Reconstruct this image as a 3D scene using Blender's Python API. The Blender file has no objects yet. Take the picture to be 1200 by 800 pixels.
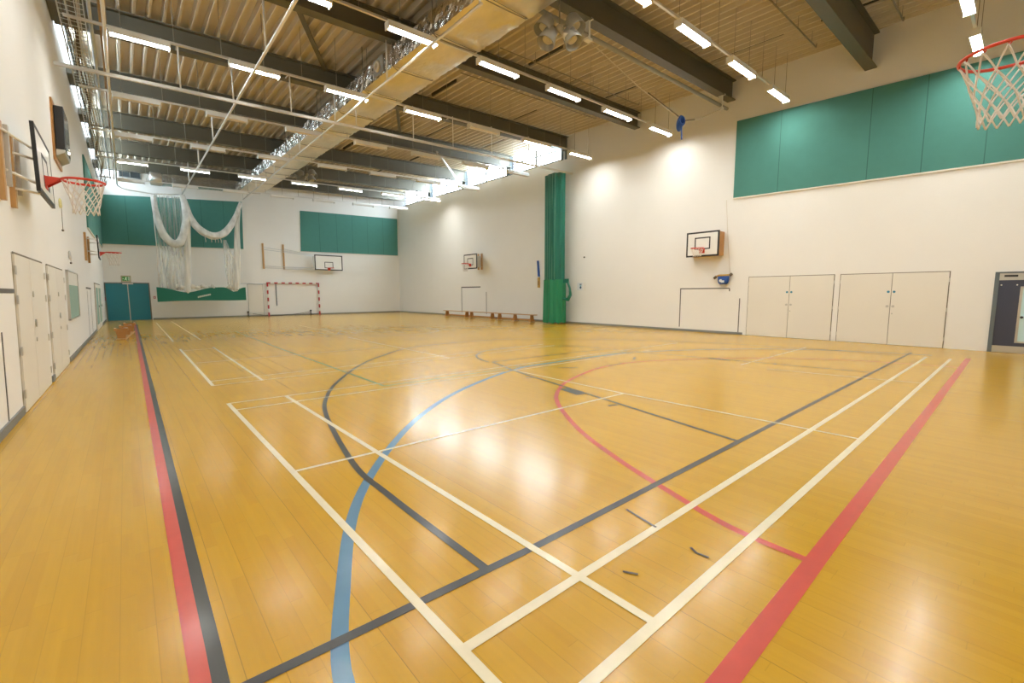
import bpy, bmesh, math, random
from mathutils import Vector, Matrix
random.seed(7)
scene = bpy.context.scene
COL = scene.collection
PI = math.pi

# ------------------------------------------------------------------ materials
def new_mat(name):
    m = bpy.data.materials.new(name); m.use_nodes = True
    return m, m.node_tree, m.node_tree.nodes['Principled BSDF']

def mat(name, col, rough=0.5, metal=0.0, var=0.0, vscale=6.0, bump=0.0, bscale=40.0, alpha=1.0,
        emit=None, estr=0.0, spec=0.5, coat=0.0, coat_rough=0.1, coords='Object', stretch=(1, 1, 1), trans=0.0):
    m, nt, b = new_mat(name)
    L = nt.links
    b.inputs['Roughness'].default_value = rough
    b.inputs['Metallic'].default_value = metal
    b.inputs['Specular IOR Level'].default_value = spec
    b.inputs['Coat Weight'].default_value = coat
    b.inputs['Coat Roughness'].default_value = coat_rough
    b.inputs['Base Color'].default_value = (*col, 1)
    b.inputs['Alpha'].default_value = alpha
    b.inputs['Transmission Weight'].default_value = trans
    if var or bump:
        tc = nt.nodes.new('ShaderNodeTexCoord'); mp = nt.nodes.new('ShaderNodeMapping')
        mp.inputs['Scale'].default_value = stretch
        L.new(tc.outputs[coords], mp.inputs['Vector'])
    if var:
        n = nt.nodes.new('ShaderNodeTexNoise'); n.inputs['Scale'].default_value = vscale; n.inputs['Detail'].default_value = 4
        L.new(mp.outputs[0], n.inputs['Vector'])
        mx = nt.nodes.new('ShaderNodeMix'); mx.data_type = 'RGBA'
        mx.inputs[6].default_value = (*[max(0, c * (1 - var)) for c in col], 1)
        mx.inputs[7].default_value = (*[min(1, c * (1 + var)) for c in col], 1)
        L.new(n.outputs['Fac'], mx.inputs[0]); L.new(mx.outputs[2], b.inputs['Base Color'])
    if bump:
        n2 = nt.nodes.new('ShaderNodeTexNoise'); n2.inputs['Scale'].default_value = bscale; n2.inputs['Detail'].default_value = 3
        L.new(mp.outputs[0], n2.inputs['Vector'])
        bp = nt.nodes.new('ShaderNodeBump'); bp.inputs['Strength'].default_value = bump; bp.inputs['Distance'].default_value = 0.02
        L.new(n2.outputs['Fac'], bp.inputs['Height']); L.new(bp.outputs[0], b.inputs['Normal'])
    if emit:
        b.inputs['Emission Color'].default_value = (*emit, 1); b.inputs['Emission Strength'].default_value = estr
    return m

def floor_material():
    m, nt, b = new_mat('maple_strip_floor'); N = nt.nodes; L = nt.links
    def math_(op, a, bb=None, c=None):
        n = N.new('ShaderNodeMath'); n.operation = op
        for i, v in enumerate((a, bb, c)):
            if v is None: continue
            if isinstance(v, (int, float)): n.inputs[i].default_value = v
            else: L.new(v, n.inputs[i])
        return n.outputs[0]
    tc = N.new('ShaderNodeTexCoord'); sp = N.new('ShaderNodeSeparateXYZ'); L.new(tc.outputs['Object'], sp.inputs[0])
    x, y = sp.outputs[0], sp.outputs[1]
    W = 0.0635
    row = math_('FLOOR', math_('DIVIDE', x, W))
    wn = N.new('ShaderNodeTexWhiteNoise'); wn.noise_dimensions = '1D'; L.new(row, wn.inputs['W'])
    yo = math_('ADD', y, math_('MULTIPLY', wn.outputs['Value'], 3.7))
    stave = math_('FLOOR', math_('DIVIDE', yo, 0.78))
    cid = N.new('ShaderNodeCombineXYZ'); L.new(row, cid.inputs[0]); L.new(stave, cid.inputs[1])
    wn2 = N.new('ShaderNodeTexWhiteNoise'); wn2.noise_dimensions = '2D'; L.new(cid.outputs[0], wn2.inputs['Vector'])
    # stave colour
    ramp = N.new('ShaderNodeValToRGB'); L.new(wn2.outputs['Value'], ramp.inputs[0])
    e = ramp.color_ramp.elements
    e[0].position = 0.0; e[0].color = (0.525, 0.285, 0.008, 1)
    e[1].position = 1.0; e[1].color = (0.560, 0.316, 0.011, 1)
    k = ramp.color_ramp.elements.new(0.45); k.color = (0.545, 0.304, 0.008, 1)
    # long grain
    mp = N.new('ShaderNodeMapping'); mp.inputs['Scale'].default_value = (38, 1.6, 1); L.new(tc.outputs['Object'], mp.inputs['Vector'])
    gr = N.new('ShaderNodeTexNoise'); gr.inputs['Scale'].default_value = 1.0; gr.inputs['Detail'].default_value = 5; L.new(mp.outputs[0], gr.inputs['Vector'])
    bl = N.new('ShaderNodeTexNoise'); bl.inputs['Scale'].default_value = 0.5; bl.inputs['Detail'].default_value = 3; L.new(tc.outputs['Object'], bl.inputs['Vector'])
    g = math_('ADD', math_('MULTIPLY', math_('SUBTRACT', gr.outputs['Fac'], 0.5), 0.16), math_('MULTIPLY', math_('SUBTRACT', bl.outputs['Fac'], 0.5), 0.10))
    gain = math_('ADD', 1.0, g)
    # seams: every second strip a board joint, some of them dark
    bx = math_('DIVIDE', x, W * 2)
    fr = math_('FRACT', bx)
    seam = math_('LESS_THAN', fr, 0.028)
    bn = N.new('ShaderNodeTexWhiteNoise'); bn.noise_dimensions = '1D'; L.new(math_('FLOOR', bx), bn.inputs['W'])
    dark = math_('MULTIPLY', seam, math_('ADD', 0.13, math_('MULTIPLY', math_('POWER', bn.outputs['Value'], 4.0), 0.42)))
    butt = math_('MULTIPLY', math_('LESS_THAN', math_('FRACT', math_('DIVIDE', yo, 0.78)), 0.005), 0.12)
    keep = math_('SUBTRACT', 1.0, math_('MAXIMUM', dark, butt))
    fac = math_('MULTIPLY', gain, keep)
    mul = N.new('ShaderNodeVectorMath'); mul.operation = 'SCALE'
    L.new(ramp.outputs['Color'], mul.inputs[0]); L.new(fac, mul.inputs['Scale'])
    L.new(mul.outputs[0], b.inputs['Base Color'])
    rn = N.new('ShaderNodeTexNoise'); rn.inputs['Scale'].default_value = 0.6; L.new(tc.outputs['Object'], rn.inputs['Vector'])
    L.new(math_('ADD', 0.23, math_('MULTIPLY', rn.outputs['Fac'], 0.01)), b.inputs['Roughness'])
    b.inputs['Specular IOR Level'].default_value = 0.42
    b.inputs['Coat Weight'].default_value = 0.08; b.inputs['Coat Roughness'].default_value = 0.12
    return m

def paint_material(name, col):
    return mat(name, col, rough=0.3, var=0.12, vscale=9, coat=0.3, coat_rough=0.14)

def wall_material():
    m = mat('painted_blockwork', (0.83, 0.825, 0.80), rough=0.6, var=0.02, vscale=1.2, bump=0.12, bscale=30)
    return m

def net_material(name, col, opacity, streak=30, stretch=(1, 1, 0.06)):
    m, nt, b = new_mat(name); N = nt.nodes; L = nt.links
    b.inputs['Base Color'].default_value = (*col, 1); b.inputs['Roughness'].default_value = 0.8
    tr = N.new('ShaderNodeBsdfTransparent'); mx = N.new('ShaderNodeMixShader'); out = N['Material Output']
    tc = N.new('ShaderNodeTexCoord'); mp = N.new('ShaderNodeMapping'); mp.inputs['Scale'].default_value = stretch
    n = N.new('ShaderNodeTexNoise'); n.inputs['Scale'].default_value = streak; n.inputs['Detail'].default_value = 2
    L.new(tc.outputs['Object'], mp.inputs['Vector']); L.new(mp.outputs[0], n.inputs['Vector'])
    mr = N.new('ShaderNodeMapRange'); mr.inputs['From Min'].default_value = 0.3; mr.inputs['From Max'].default_value = 0.7
    mr.inputs['To Min'].default_value = max(0, opacity - 0.15); mr.inputs['To Max'].default_value = min(1, opacity + 0.15)
    L.new(n.outputs['Fac'], mr.inputs['Value']); L.new(mr.outputs[0], mx.inputs[0])
    L.new(tr.outputs[0], mx.inputs[1]); L.new(b.outputs[0], mx.inputs[2]); L.new(mx.outputs[0], out.inputs['Surface'])
    return m

def stripe_material(name, c1, c2, period, axis):
    m, nt, b = new_mat(name); N = nt.nodes; L = nt.links
    tc = N.new('ShaderNodeTexCoord'); sp = N.new('ShaderNodeSeparateXYZ'); L.new(tc.outputs['Object'], sp.inputs[0])
    d = N.new('ShaderNodeMath'); d.operation = 'DIVIDE'; L.new(sp.outputs[axis], d.inputs[0]); d.inputs[1].default_value = period
    f = N.new('ShaderNodeMath'); f.operation = 'FRACT'; L.new(d.outputs[0], f.inputs[0])
    l = N.new('ShaderNodeMath'); l.operation = 'LESS_THAN'; L.new(f.outputs[0], l.inputs[0]); l.inputs[1].default_value = 0.5
    mx = N.new('ShaderNodeMix'); mx.data_type = 'RGBA'; mx.inputs[6].default_value = (*c1, 1); mx.inputs[7].default_value = (*c2, 1)
    L.new(l.outputs[0], mx.inputs[0]); L.new(mx.outputs[2], b.inputs['Base Color']); b.inputs['Roughness'].default_value = 0.4
    return m

M = {}
M['floor'] = floor_material()
M['wall'] = wall_material()
M['white_line'] = paint_material('white_line_paint', (0.78, 0.70, 0.50))
M['black_line'] = paint_material('black_line_paint', (0.022, 0.022, 0.018))
M['red_line'] = paint_material('red_line_paint', (0.56, 0.06, 0.035))
M['blue_line'] = paint_material('blue_line_paint', (0.07, 0.20, 0.34))
M['green_line'] = paint_material('green_line_paint', (0.06, 0.22, 0.12))
M['scuff'] = paint_material('rubber_scuff', (0.07, 0.045, 0.02))
M['deck'] = mat('roof_deck_paint', (0.60, 0.53, 0.42), rough=0.5, var=0.08, vscale=3, stretch=(4, 0.4, 1))
M['beam'] = mat('olive_steel_paint', (0.105, 0.096, 0.068), rough=0.45, var=0.08, vscale=2)
M['dark_strip'] = mat('dark_roof_strip', (0.05, 0.045, 0.035), rough=0.6, var=0.1)
M['foil'] = mat('crinkled_duct_foil', (0.70, 0.68, 0.64), rough=0.24, metal=0.92, var=0.12, vscale=5, bump=0.75, bscale=7)
M['foil_floor_tint'] = mat('floor_tinted_duct_foil', (0.80, 0.72, 0.56), rough=0.30, metal=0.8, var=0.16, vscale=2.2, bump=1.0, bscale=3.2, stretch=(1.6, .7, 1))  # same foil for the underside, the floor's yellow reflection put into its colour
M['foil_end'] = mat('galvanised_sheet', (0.75, 0.77, 0.78), rough=0.3, metal=0.9, var=0.05)
M['teal'] = mat('teal_wall_felt', (0.065, 0.225, 0.195), rough=0.85, var=0.06, vscale=4, bump=0.05, bscale=90)
M['teal_seam'] = mat('teal_panel_seam', (0.035, 0.13, 0.11), rough=0.9, var=0.05)
M['teal_edge'] = mat('pale_panel_bead', (0.70, 0.68, 0.60), rough=0.6, var=0.03)
M['teal_door'] = mat('teal_door_paint', (0.010, 0.195, 0.255), rough=0.35, var=0.05, vscale=1.5)
M['navy'] = mat('navy_door_paint', (0.045, 0.052, 0.085), rough=0.4, var=0.05, vscale=2)
M['steel'] = mat('brushed_steel', (0.55, 0.54, 0.50), rough=0.35, metal=0.8, var=0.06)
M['galv'] = mat('galvanised_wire', (0.62, 0.66, 0.70), rough=0.35, metal=0.75, var=0.06)
M['rail'] = mat('aluminium_track', (0.74, 0.73, 0.70), rough=0.35, metal=0.55, var=0.04)
M['rod'] = mat('threaded_rod', (0.30, 0.27, 0.22), rough=0.5, metal=0.5, var=0.05)
M['white_metal'] = mat('white_enamel', (0.80, 0.79, 0.75), rough=0.35, var=0.02)
M['door_white'] = mat('cream_door_paint', (0.78, 0.755, 0.69), rough=0.4, var=0.02, vscale=1.5)
M['door_edge'] = mat('cream_door_edge', (0.50, 0.46, 0.38), rough=0.6, var=0.04)
M['gap'] = mat('shadow_gap_filler', (0.20, 0.18, 0.145), rough=0.9, var=0.05)
M['grey_skirt'] = mat('grey_vinyl_skirting', (0.19, 0.20, 0.20), rough=0.5, var=0.08)
M['black_tape'] = mat('grey_black_tape', (0.10, 0.10, 0.10), rough=0.6, var=0.12)
M['board_white'] = mat('backboard_white', (0.82, 0.81, 0.77), rough=0.3, var=0.02)
M['board_black'] = mat('backboard_black', (0.02, 0.02, 0.02), rough=0.45, var=0.1)
M['orange'] = mat('hoop_red_paint', (0.62, 0.045, 0.02), rough=0.35, var=0.06)
M['cord'] = mat('white_net_cord', (0.78, 0.73, 0.68), rough=0.8, var=0.06)
M['wood'] = mat('varnished_pine', (0.50, 0.285, 0.105), rough=0.35, var=0.18, vscale=5, stretch=(6, 6, 1))
M['wood_dark'] = mat('orange_beech', (0.43, 0.205, 0.055), rough=0.35, var=0.18, vscale=6, stretch=(1, 0.6, 6))
M['rubber'] = mat('white_rubber_foot', (0.72, 0.68, 0.6), rough=0.7, var=0.03)
M['black'] = mat('black_plastic', (0.018, 0.018, 0.02), rough=0.4, var=0.1)
M['scoreface'] = mat('dark_scoreboard_glass', (0.035, 0.042, 0.055), rough=0.14, var=0.2, vscale=3, coat=0.4)
M['net_white'] = net_material('white_net_sheer', (0.80, 0.79, 0.75), 0.30, 9)
M['net_roll'] = net_material('white_net_rolled', (0.82, 0.81, 0.78), 0.80, 4, (1, 1, 0.6))
M['net_column'] = net_material('white_net_gathered', (0.80, 0.77, 0.70), 0.66, 10)
M['net_green'] = net_material('green_net_gathered', (0.014, 0.165, 0.115), 0.88, 7)
M['net_strand'] = mat('pale_green_net_edge', (0.16, 0.36, 0.30), rough=0.8, var=0.1)
M['green_canvas'] = mat('green_pvc_canvas', (0.006, 0.20, 0.085), rough=0.5, var=0.1, vscale=3)
M['green_skirt'] = mat('dark_green_net_skirt', (0.0, 0.135, 0.085), rough=0.55, var=0.08, vscale=3)
M['patch'] = mat('pale_printed_patch', (0.62, 0.62, 0.52), rough=0.6, var=0.1)
M['lamp_on'] = mat('lit_lamp_diffuser', (0.9, 0.9, 0.85), rough=0.4, emit=(1.0, 1.0, 0.95), estr=88.0)
M['lamp_off'] = mat('unlit_lamp_diffuser', (0.78, 0.70, 0.55), rough=0.4, var=0.04)
M['pane'] = mat('daylit_window_pane', (0.8, 0.9, 1.0), rough=0.25, emit=(0.74, 0.89, 1.0), estr=27.0)
M['eaves_pane'] = mat('frosted_eaves_pane', (0.8, 0.9, 1.0), rough=0.3, emit=(0.80, 0.92, 1.0), estr=3.0)
M['win_frame'] = mat('grey_window_frame', (0.20, 0.21, 0.21), rough=0.4, var=0.03)
M['grey_post'] = mat('blue_grey_post', (0.12, 0.15, 0.17), rough=0.45, var=0.08)
M['louvre'] = mat('dark_glass_louvre', (0.05, 0.06, 0.065), rough=0.2, var=0.1)
M['copper'] = mat('brown_heating_pipe', (0.33, 0.20, 0.08), rough=0.4, metal=0.4, var=0.1)
M['cable'] = mat('brown_grey_cable', (0.10, 0.07, 0.055), rough=0.6, var=0.15)
M['cable_pale'] = mat('pale_data_cable', (0.55, 0.52, 0.50), rough=0.6, var=0.1)
M['spk_grey'] = mat('grey_speaker_shell', (0.30, 0.29, 0.25), rough=0.5, var=0.06)
M['spk_cream'] = mat('cream_horn', (0.62, 0.56, 0.42), rough=0.5, var=0.05)
M['blue_strap'] = mat('blue_webbing', (0.012, 0.07, 0.30), rough=0.6, var=0.15, vscale=12)
M['rope'] = mat('grey_rope', (0.14, 0.11, 0.07), rough=0.8, var=0.1)
M['rope_pale'] = mat('pale_cord', (0.60, 0.55, 0.46), rough=0.8, var=0.1)
M['yellow'] = mat('yellow_wood_bar', (0.55, 0.33, 0.07), rough=0.45, var=0.15)
M['cord_switch'] = mat('pale_yellow_plastic', (0.62, 0.56, 0.26), rough=0.5, var=0.05)
M['exit_green'] = mat('exit_sign_green', (0.01, 0.16, 0.02), rough=0.3, emit=(0.05, 0.35, 0.05), estr=0.12)
M['exit_white'] = mat('exit_sign_white', (0.8, 0.85, 0.75), rough=0.4, emit=(0.8, 1, 0.75), estr=0.25)
M['housing'] = mat('sign_housing_grey', (0.42, 0.36, 0.24), rough=0.45, var=0.05)
M['red_point'] = mat('red_call_point', (0.45, 0.03, 0.025), rough=0.4, var=0.05)
M['notice'] = mat('white_notice', (0.72, 0.76, 0.80), rough=0.4, var=0.03)
M['notice_blue'] = mat('blue_notice_print', (0.02, 0.09, 0.20), rough=0.5, var=0.05)
M['notice_cyan'] = mat('light_blue_print', (0.20, 0.50, 0.62), rough=0.5, var=0.05)
M['blue_disc'] = mat('blue_door_disc', (0.04, 0.22, 0.36), rough=0.4, var=0.05)
M['noticeboard'] = mat('pale_teal_noticeboard', (0.28, 0.42, 0.36), rough=0.8, var=0.05, bump=0.05)
M['glass'] = mat('door_vision_glass', (0.55, 0.78, 0.82), rough=0.08, var=0.1, vscale=2)
M['goal_red'] = mat('goal_frame_red', (0.42, 0.008, 0.016), rough=0.45, var=0.08)
M['goal_white'] = mat('goal_frame_white', (0.76, 0.74, 0.70), rough=0.45, var=0.05)

# ------------------------------------------------------------------ mesh builder
# names of parts that are always built piece by piece, one object each
SINGLES = {'arm_bracket', 'tray_hanger', 'hook', 'hinge', 'finger_pull', 'blue_disc', 'rivet', 'swing_arm', 'bar_end', 'net_clip', 'stay_wire',
           'window_post', 'net_strand', 'net_hook', 'loose_coil', 'blue_print', 'strap_coil', 'white_emblem', 'red_band', 'post', 'crossbar', 'rubber_foot'}
class MB:
    def __init__(s): s.v = []; s.f = []; s.sm = []
    def add(s, vs, fs, smooth=False):
        o = len(s.v); s.v += [Vector(p) for p in vs]
        for f in fs: s.f.append([i + o for i in f]); s.sm.append(smooth)
        return s
    def box(s, a0, a1, b0, b1, c0, c1, fn=None):
        fn = fn or (lambda a, b, c: (a, b, c))
        P = [fn(a, b, c) for c in (c0, c1) for b in (b0, b1) for a in (a0, a1)]
        return s.add(P, [(0, 2, 3, 1), (4, 5, 7, 6), (0, 1, 5, 4), (2, 6, 7, 3), (0, 4, 6, 2), (1, 3, 7, 5)])
    def hexa(s, P): return s.add(P, [(0, 3, 2, 1), (4, 5, 6, 7), (0, 1, 5, 4), (1, 2, 6, 5), (2, 3, 7, 6), (3, 0, 4, 7)])
    def bar(s, p, q, w, h, up=(0, 0, 1)):
        p, q, up = Vector(p), Vector(q), Vector(up); d = (q - p).normalized()
        sd = d.cross(up).normalized(); u = sd.cross(d).normalized()
        P = []
        for c in (p, q):
            for (i, j) in ((-1, -1), (1, -1), (1, 1), (-1, 1)): P.append(c + sd * (i * w / 2) + u * (j * h / 2))
        return s.hexa(P)
    def tube(s, pts, r, seg=8, closed=False, smooth=True):
        pts = [Vector(p) for p in pts]; n = len(pts)
        rs = r if isinstance(r, (list, tuple)) else [r] * n
        T = []
        for i in range(n):
            a = pts[(i - 1) % n] if closed or i > 0 else pts[i]; b = pts[(i + 1) % n] if closed or i < n - 1 else pts[i]
            T.append((b - a).normalized())
        ref = Vector((0, 0, 1)) if abs(T[0].z) < 0.9 else Vector((1, 0, 0))
        nn = (ref - T[0] * ref.dot(T[0])).normalized(); V = []; F = []
        for i in range(n):
            nn = (nn - T[i] * nn.dot(T[i])).normalized(); bb = T[i].cross(nn)
            for k in range(seg):
                a = 2 * PI * k / seg; V.append(pts[i] + (nn * math.cos(a) + bb * math.sin(a)) * rs[i])
        for i in range(n if closed else n - 1):
            j = (i + 1) % n
            for k in range(seg):
                k2 = (k + 1) % seg; F.append((i * seg + k, i * seg + k2, j * seg + k2, j * seg + k))
        s.add(V, F, smooth)
        if not closed:
            o = len(s.v) - len(V)
            s.f.append([o + k for k in range(seg)][::-1]); s.sm.append(False)
            s.f.append([o + (n - 1) * seg + k for k in range(seg)]); s.sm.append(False)
        return s
    def lathe(s, prof, c, axis, seg=20, smooth=True):
        c, ax = Vector(c), Vector(axis).normalized()
        u = ax.orthogonal().normalized(); w = ax.cross(u); V = []; F = []
        for (r, h) in prof:
            for k in range(seg):
                a = 2 * PI * k / seg; V.append(c + ax * h + (u * math.cos(a) + w * math.sin(a)) * r)
        for i in range(len(prof) - 1):
            for k in range(seg):
                k2 = (k + 1) % seg; F.append((i * seg + k, i * seg + k2, (i + 1) * seg + k2, (i + 1) * seg + k))
        return s.add(V, F, smooth)
    def strip(s, pts, w, z):
        """a flat painted stripe of width w along a floor polyline"""
        P = [Vector((p[0], p[1], 0)) for p in pts]; n = len(P); V = []
        for i in range(n):
            d = ((P[min(i + 1, n - 1)] - P[i]).normalized() + (P[i] - P[max(i - 1, 0)]).normalized()).normalized()
            nn = Vector((-d.y, d.x, 0)) * (w / 2)
            V += [(P[i] + nn) + Vector((0, 0, z)), (P[i] - nn) + Vector((0, 0, z))]
        return s.add(V, [(2 * i, 2 * i + 1, 2 * i + 3, 2 * i + 2) for i in range(n - 1)])
    def pieces(s):
        par = list(range(len(s.v)))
        def find(i):
            while par[i] != i: par[i] = par[par[i]]; i = par[i]
            return i
        for f in s.f:
            for i in f[1:]: par[find(i)] = find(f[0])
        out = {}
        for f, sm in zip(s.f, s.sm):
            mb, mp = out.setdefault(find(f[0]), (MB(), {}))
            for i in f:
                if i not in mp: mp[i] = len(mb.v); mb.v.append(s.v[i])
            mb.f.append([mp[i] for i in f]); mb.sm.append(sm)
        return [a for a, _ in out.values()]
    def build(s, name, m, root=None, kind=None, bevel=0.0):
        if name in SINGLES:
            ps = s.pieces()
            if len(ps) > 1: return [p.build(name, m, root, kind, bevel) for p in ps][0]
        me = bpy.data.meshes.new(name); base = Vector(root['_base']) if root is not None and '_base' in root else Vector((0, 0, 0))
        bm = bmesh.new(); vs = [bm.verts.new(p - base) for p in s.v]
        for f, sm in zip(s.f, s.sm):
            try: fc = bm.faces.new([vs[i] for i in f]); fc.smooth = sm
            except ValueError: pass
        bmesh.ops.recalc_face_normals(bm, faces=bm.faces)
        bm.to_mesh(me); bm.free()
        me.materials.append(M[m])
        o = bpy.data.objects.new(name, me); COL.objects.link(o)
        if root is not None:
            o.parent = root
            o['_base'] = list(base)
        else: o['_base'] = [0, 0, 0]
        if kind: o['kind'] = kind
        if bevel:
            bv = o.modifiers.new('edge', 'BEVEL'); bv.width = bevel; bv.segments = 2; bv.limit_method = 'ANGLE'
        return o

def thing(name, label, cat, loc, group=None, kind=None):
    o = bpy.data.objects.new(name, None); COL.objects.link(o)
    o.location = loc; o['_base'] = list(loc); o.empty_display_size = 0.1
    o['label'] = label; o['category'] = cat
    if group: o['group'] = group
    if kind: o['kind'] = kind
    return o
def struct(name, loc=(0, 0, 0), label=None):
    o = bpy.data.objects.new(name, None); COL.objects.link(o); o.location = loc; o['_base'] = list(loc)
    o['kind'] = 'structure'
    if label: o['label'] = label
    o['category'] = {'window': 'window', 'door': 'door', 'baseboard': 'baseboard'}.get(name.split('_')[0], 'structure')
    return o
def tag(o, label, cat, group=None):
    o['label'] = label; o['category'] = cat
    if group: o['group'] = group
    return o
def copy_thing(root, loc, label, rot=None):
    c = root.copy(); COL.objects.link(c); c.location = loc; c['label'] = label
    if rot is not None: c.rotation_euler = rot
    for ch in root.children:
        d = ch.copy(); COL.objects.link(d); d.parent = c
        for g in ch.children:
            e = g.copy(); COL.objects.link(e); e.parent = d
    return c

# ------------------------------------------------------------------ the hall's surveyed planes
YB, YF = 34.5, -1.35
def XL(y, z): return -1.14 + 0.0066 * y + 0.027 * z
def XR(y): return 16.78 + 0.0194 * y
def Lf(y, z, o=0.0): return (XL(y, z) + o, y, z)           # on the left wall, o into the room
def Rf(y, z, o=0.0): return (XR(y) - o, y, z)              # on the right wall
def Bf(x, z, o=0.0): return (x, YB - o, z)                 # on the back wall
def ZB(x, y): return 7.67 + 0.0345 * x + 0.018 * y         # underside of the roof beams
def ZD(x, y): return 8.24 + 0.0368 * x + 0.0205 * y        # underside of the roof deck
def ZL(x): return 7.10 + 0.0285 * x                        # underside of the lamps
def SR(y): return 7.87 + 0.019 * y                         # sill of the right-hand windows
SL = 7.62

# ------------------------------------------------------------------ setting
fl = MB().add([(-1.6, YF - .2, 0), (18, YF - .2, 0), (18, YB + .2, 0), (-1.6, YB + .2, 0),
               (-1.6, YF - .2, -.15), (18, YF - .2, -.15), (18, YB + .2, -.15), (-1.6, YB + .2, -.15)],
              [(0, 1, 2, 3), (4, 7, 6, 5), (0, 4, 5, 1), (1, 5, 6, 2), (2, 6, 7, 3), (3, 7, 4, 0)]).build('floor', 'floor', kind='structure')
T = 0.22
w = MB(); w.box(YF, YB, 0, 9.0, -T, 0, lambda y, z, o: Lf(y, z, o))
w.build('wall_left', 'wall', kind='structure')
w = MB(); w.hexa([Rf(YF, 0), Rf(YF, 0, -T), Rf(YF, SR(YF), -T), Rf(YF, SR(YF)), Rf(YB, 0), Rf(YB, 0, -T), Rf(YB, SR(YB), -T), Rf(YB, SR(YB))])
w.hexa([Rf(YF, SR(YF)), Rf(YF, SR(YF), -T), Rf(YF, 9.3, -T), Rf(YF, 9.3), Rf(15.75, SR(15.75)), Rf(15.75, SR(15.75), -T), Rf(15.75, 9.6, -T), Rf(15.75, 9.6)])
w.build('wall_right', 'wall', kind='structure')
MB().box(-1.4, 18, 0, 9.9, -T, 0, lambda x, z, o: Bf(x, z, o)).build('wall_back', 'wall', kind='structure')
MB().box(-1.5, 17.2, YF - T, YF, 0, 9.2).build('wall_front', 'wall', kind='structure')

# corrugated roof deck, ribs running away from the camera
prof = []
x = -1.35
while x < 18.0:
    prof += [(x, .14), (x + .175, .14), (x + .21, 0.0), (x + .265, 0.0)]
    x += 0.30
V = []; F = []
for y in (YF, YB):
    for px, h in prof: V.append((px, y, ZD(px, y) + h))
n = len(prof)
F = [(i, i + 1, n + i + 1, n + i) for i in range(n - 1)]
ceil = MB().add(V, F).build('ceiling', 'deck', kind='structure')
sol = ceil.modifiers.new('sheet', 'SOLIDIFY'); sol.thickness = 0.06; sol.offset = 1
# dark open seams in the deck
strips = [(14.62, 9.97, 11.3), (10.46, 9.75, 11.2), (12.45, 10.3, 11.2), (14.86, 5.2, 7.3), (14.95, 2.9, 4.3), (11.2, 5.7, 6.8), (7.1, 9.6, 11.1),
          (9.3, 13.7, 15.3), (13.4, 13.9, 15.3), (11.6, 17.6, 19.7), (14.9, 17.8, 19.7), (9.3, 21.8, 24.3), (13.2, 22.3, 24.3), (8.3, 26.2, 28.7), (12.9, 26.5, 28.7)]
for (sx, y0, y1) in strips:
    MB().hexa([(sx - .03, y0, ZD(sx, y0) + .02), (sx + .03, y0, ZD(sx, y0) + .02), (sx + .03, y0, ZD(sx, y0) + .13), (sx - .03, y0, ZD(sx, y0) + .10),
               (sx - .03, y1, ZD(sx, y1) + .02), (sx + .03, y1, ZD(sx, y1) + .02), (sx + .03, y1, ZD(sx, y1) + .13), (sx - .03, y1, ZD(sx, y1) + .13)]).build('roof_seam', 'dark_strip', ceil)

# skirtings
b = MB(); b.box(6.6, 8.28, 0, .10, 0, .02, Lf); b.box(11.0, 11.26, 0, .10, 0, .03, Lf); b.box(14.1, YB, 0, .10, 0, .02, Lf)
b.build('baseboard_left', 'grey_skirt', kind='structure')
b = MB(); b.box(6.7, YB, 0, .085, 0, .015, Rf); b.build('baseboard_right', 'grey_skirt', kind='structure')
b = MB(); b.box(1.2, XR(YB), 0, .085, 0, .015, Bf); b.build('baseboard_back', 'grey_skirt', kind='structure')

# ------------------------------------------------------------------ floor markings (painted on the floor)
ZC = {'blue': .0008, 'red': .0014, 'green': .0020, 'black': .0026, 'white': .0032}
nl = 0
def line(c, w_, pts, what='court line'):
    global nl; nl += 1
    o = MB().strip(pts, w_, ZC[c] + nl * .000008).build('court_line', c + '_line', fl); o['label'] = f'{c} {what}'
def smooth(pts, n=8):
    out = []
    for i in range(len(pts) - 1):
        p0 = Vector(pts[max(i - 1, 0)]); p1 = Vector(pts[i]); p2 = Vector(pts[i + 1]); p3 = Vector(pts[min(i + 2, len(pts) - 1)])
        for k in range(n):
            t = k / n
            out.append(0.5 * ((2 * p1) + (p2 - p0) * t + (2 * p0 - 5 * p1 + 4 * p2 - p3) * t * t + (3 * p1 - p0 - 3 * p2 + p3) * t ** 3))
    out.append(Vector(pts[-1])); return out
def mirror(pts, xm): return pts + [(2 * xm - x_, y_) for x_, y_ in reversed(pts)]
line('red', .075, [(.115, -1.0), (.12, 2.0), (.28, 29.5)]); line('black', .055, [(.175, 1.88), (.18, 2.2), (.35, 29.5)])
line('red', .095, [(.3, .65), (1.66, .66), (14.61, .78)]); line('black', .055, [(.16, 1.87), (1.76, 1.82), (15.01, 1.82)])
line('white', .055, [(.96, 1.0), (14.2, 1.04)]); line('white', .055, [(.98, 1.46), (14.26, 1.45)])
line('white', .05, [(.98, .98), (.98, 7.17)]); line('white', .05, [(1.74, .98), (1.71, 7.13)])
line('white', .04, [(.98, 4.0), (5.64, 3.9)]); line('white', .04, [(.98, 6.69), (5.72, 6.53), (10.6, 6.5)])
line('white', .04, [(.98, 7.16), (6.06, 7.0), (12.7, 6.9)]); line('white', .04, [(5.67, 1.0), (5.62, 3.9), (5.72, 6.54)])
line('white', .035, [(10.01, 1.01), (9.61, 3.3)]); line('white', .035, [(9.75, 3.86), (14.27, 3.93)])
line('white', .05, [(1.0, 8.75), (1.05, 15.3)]); line('white', .05, [(1.73, 8.7), (1.81, 15.2)])
line('white', .04, [(.99, 8.75), (5.6, 8.82), (9.4, 8.95)]); line('white', .04, [(1.03, 9.22), (5.62, 9.28), (9.4, 9.4)])
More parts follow.
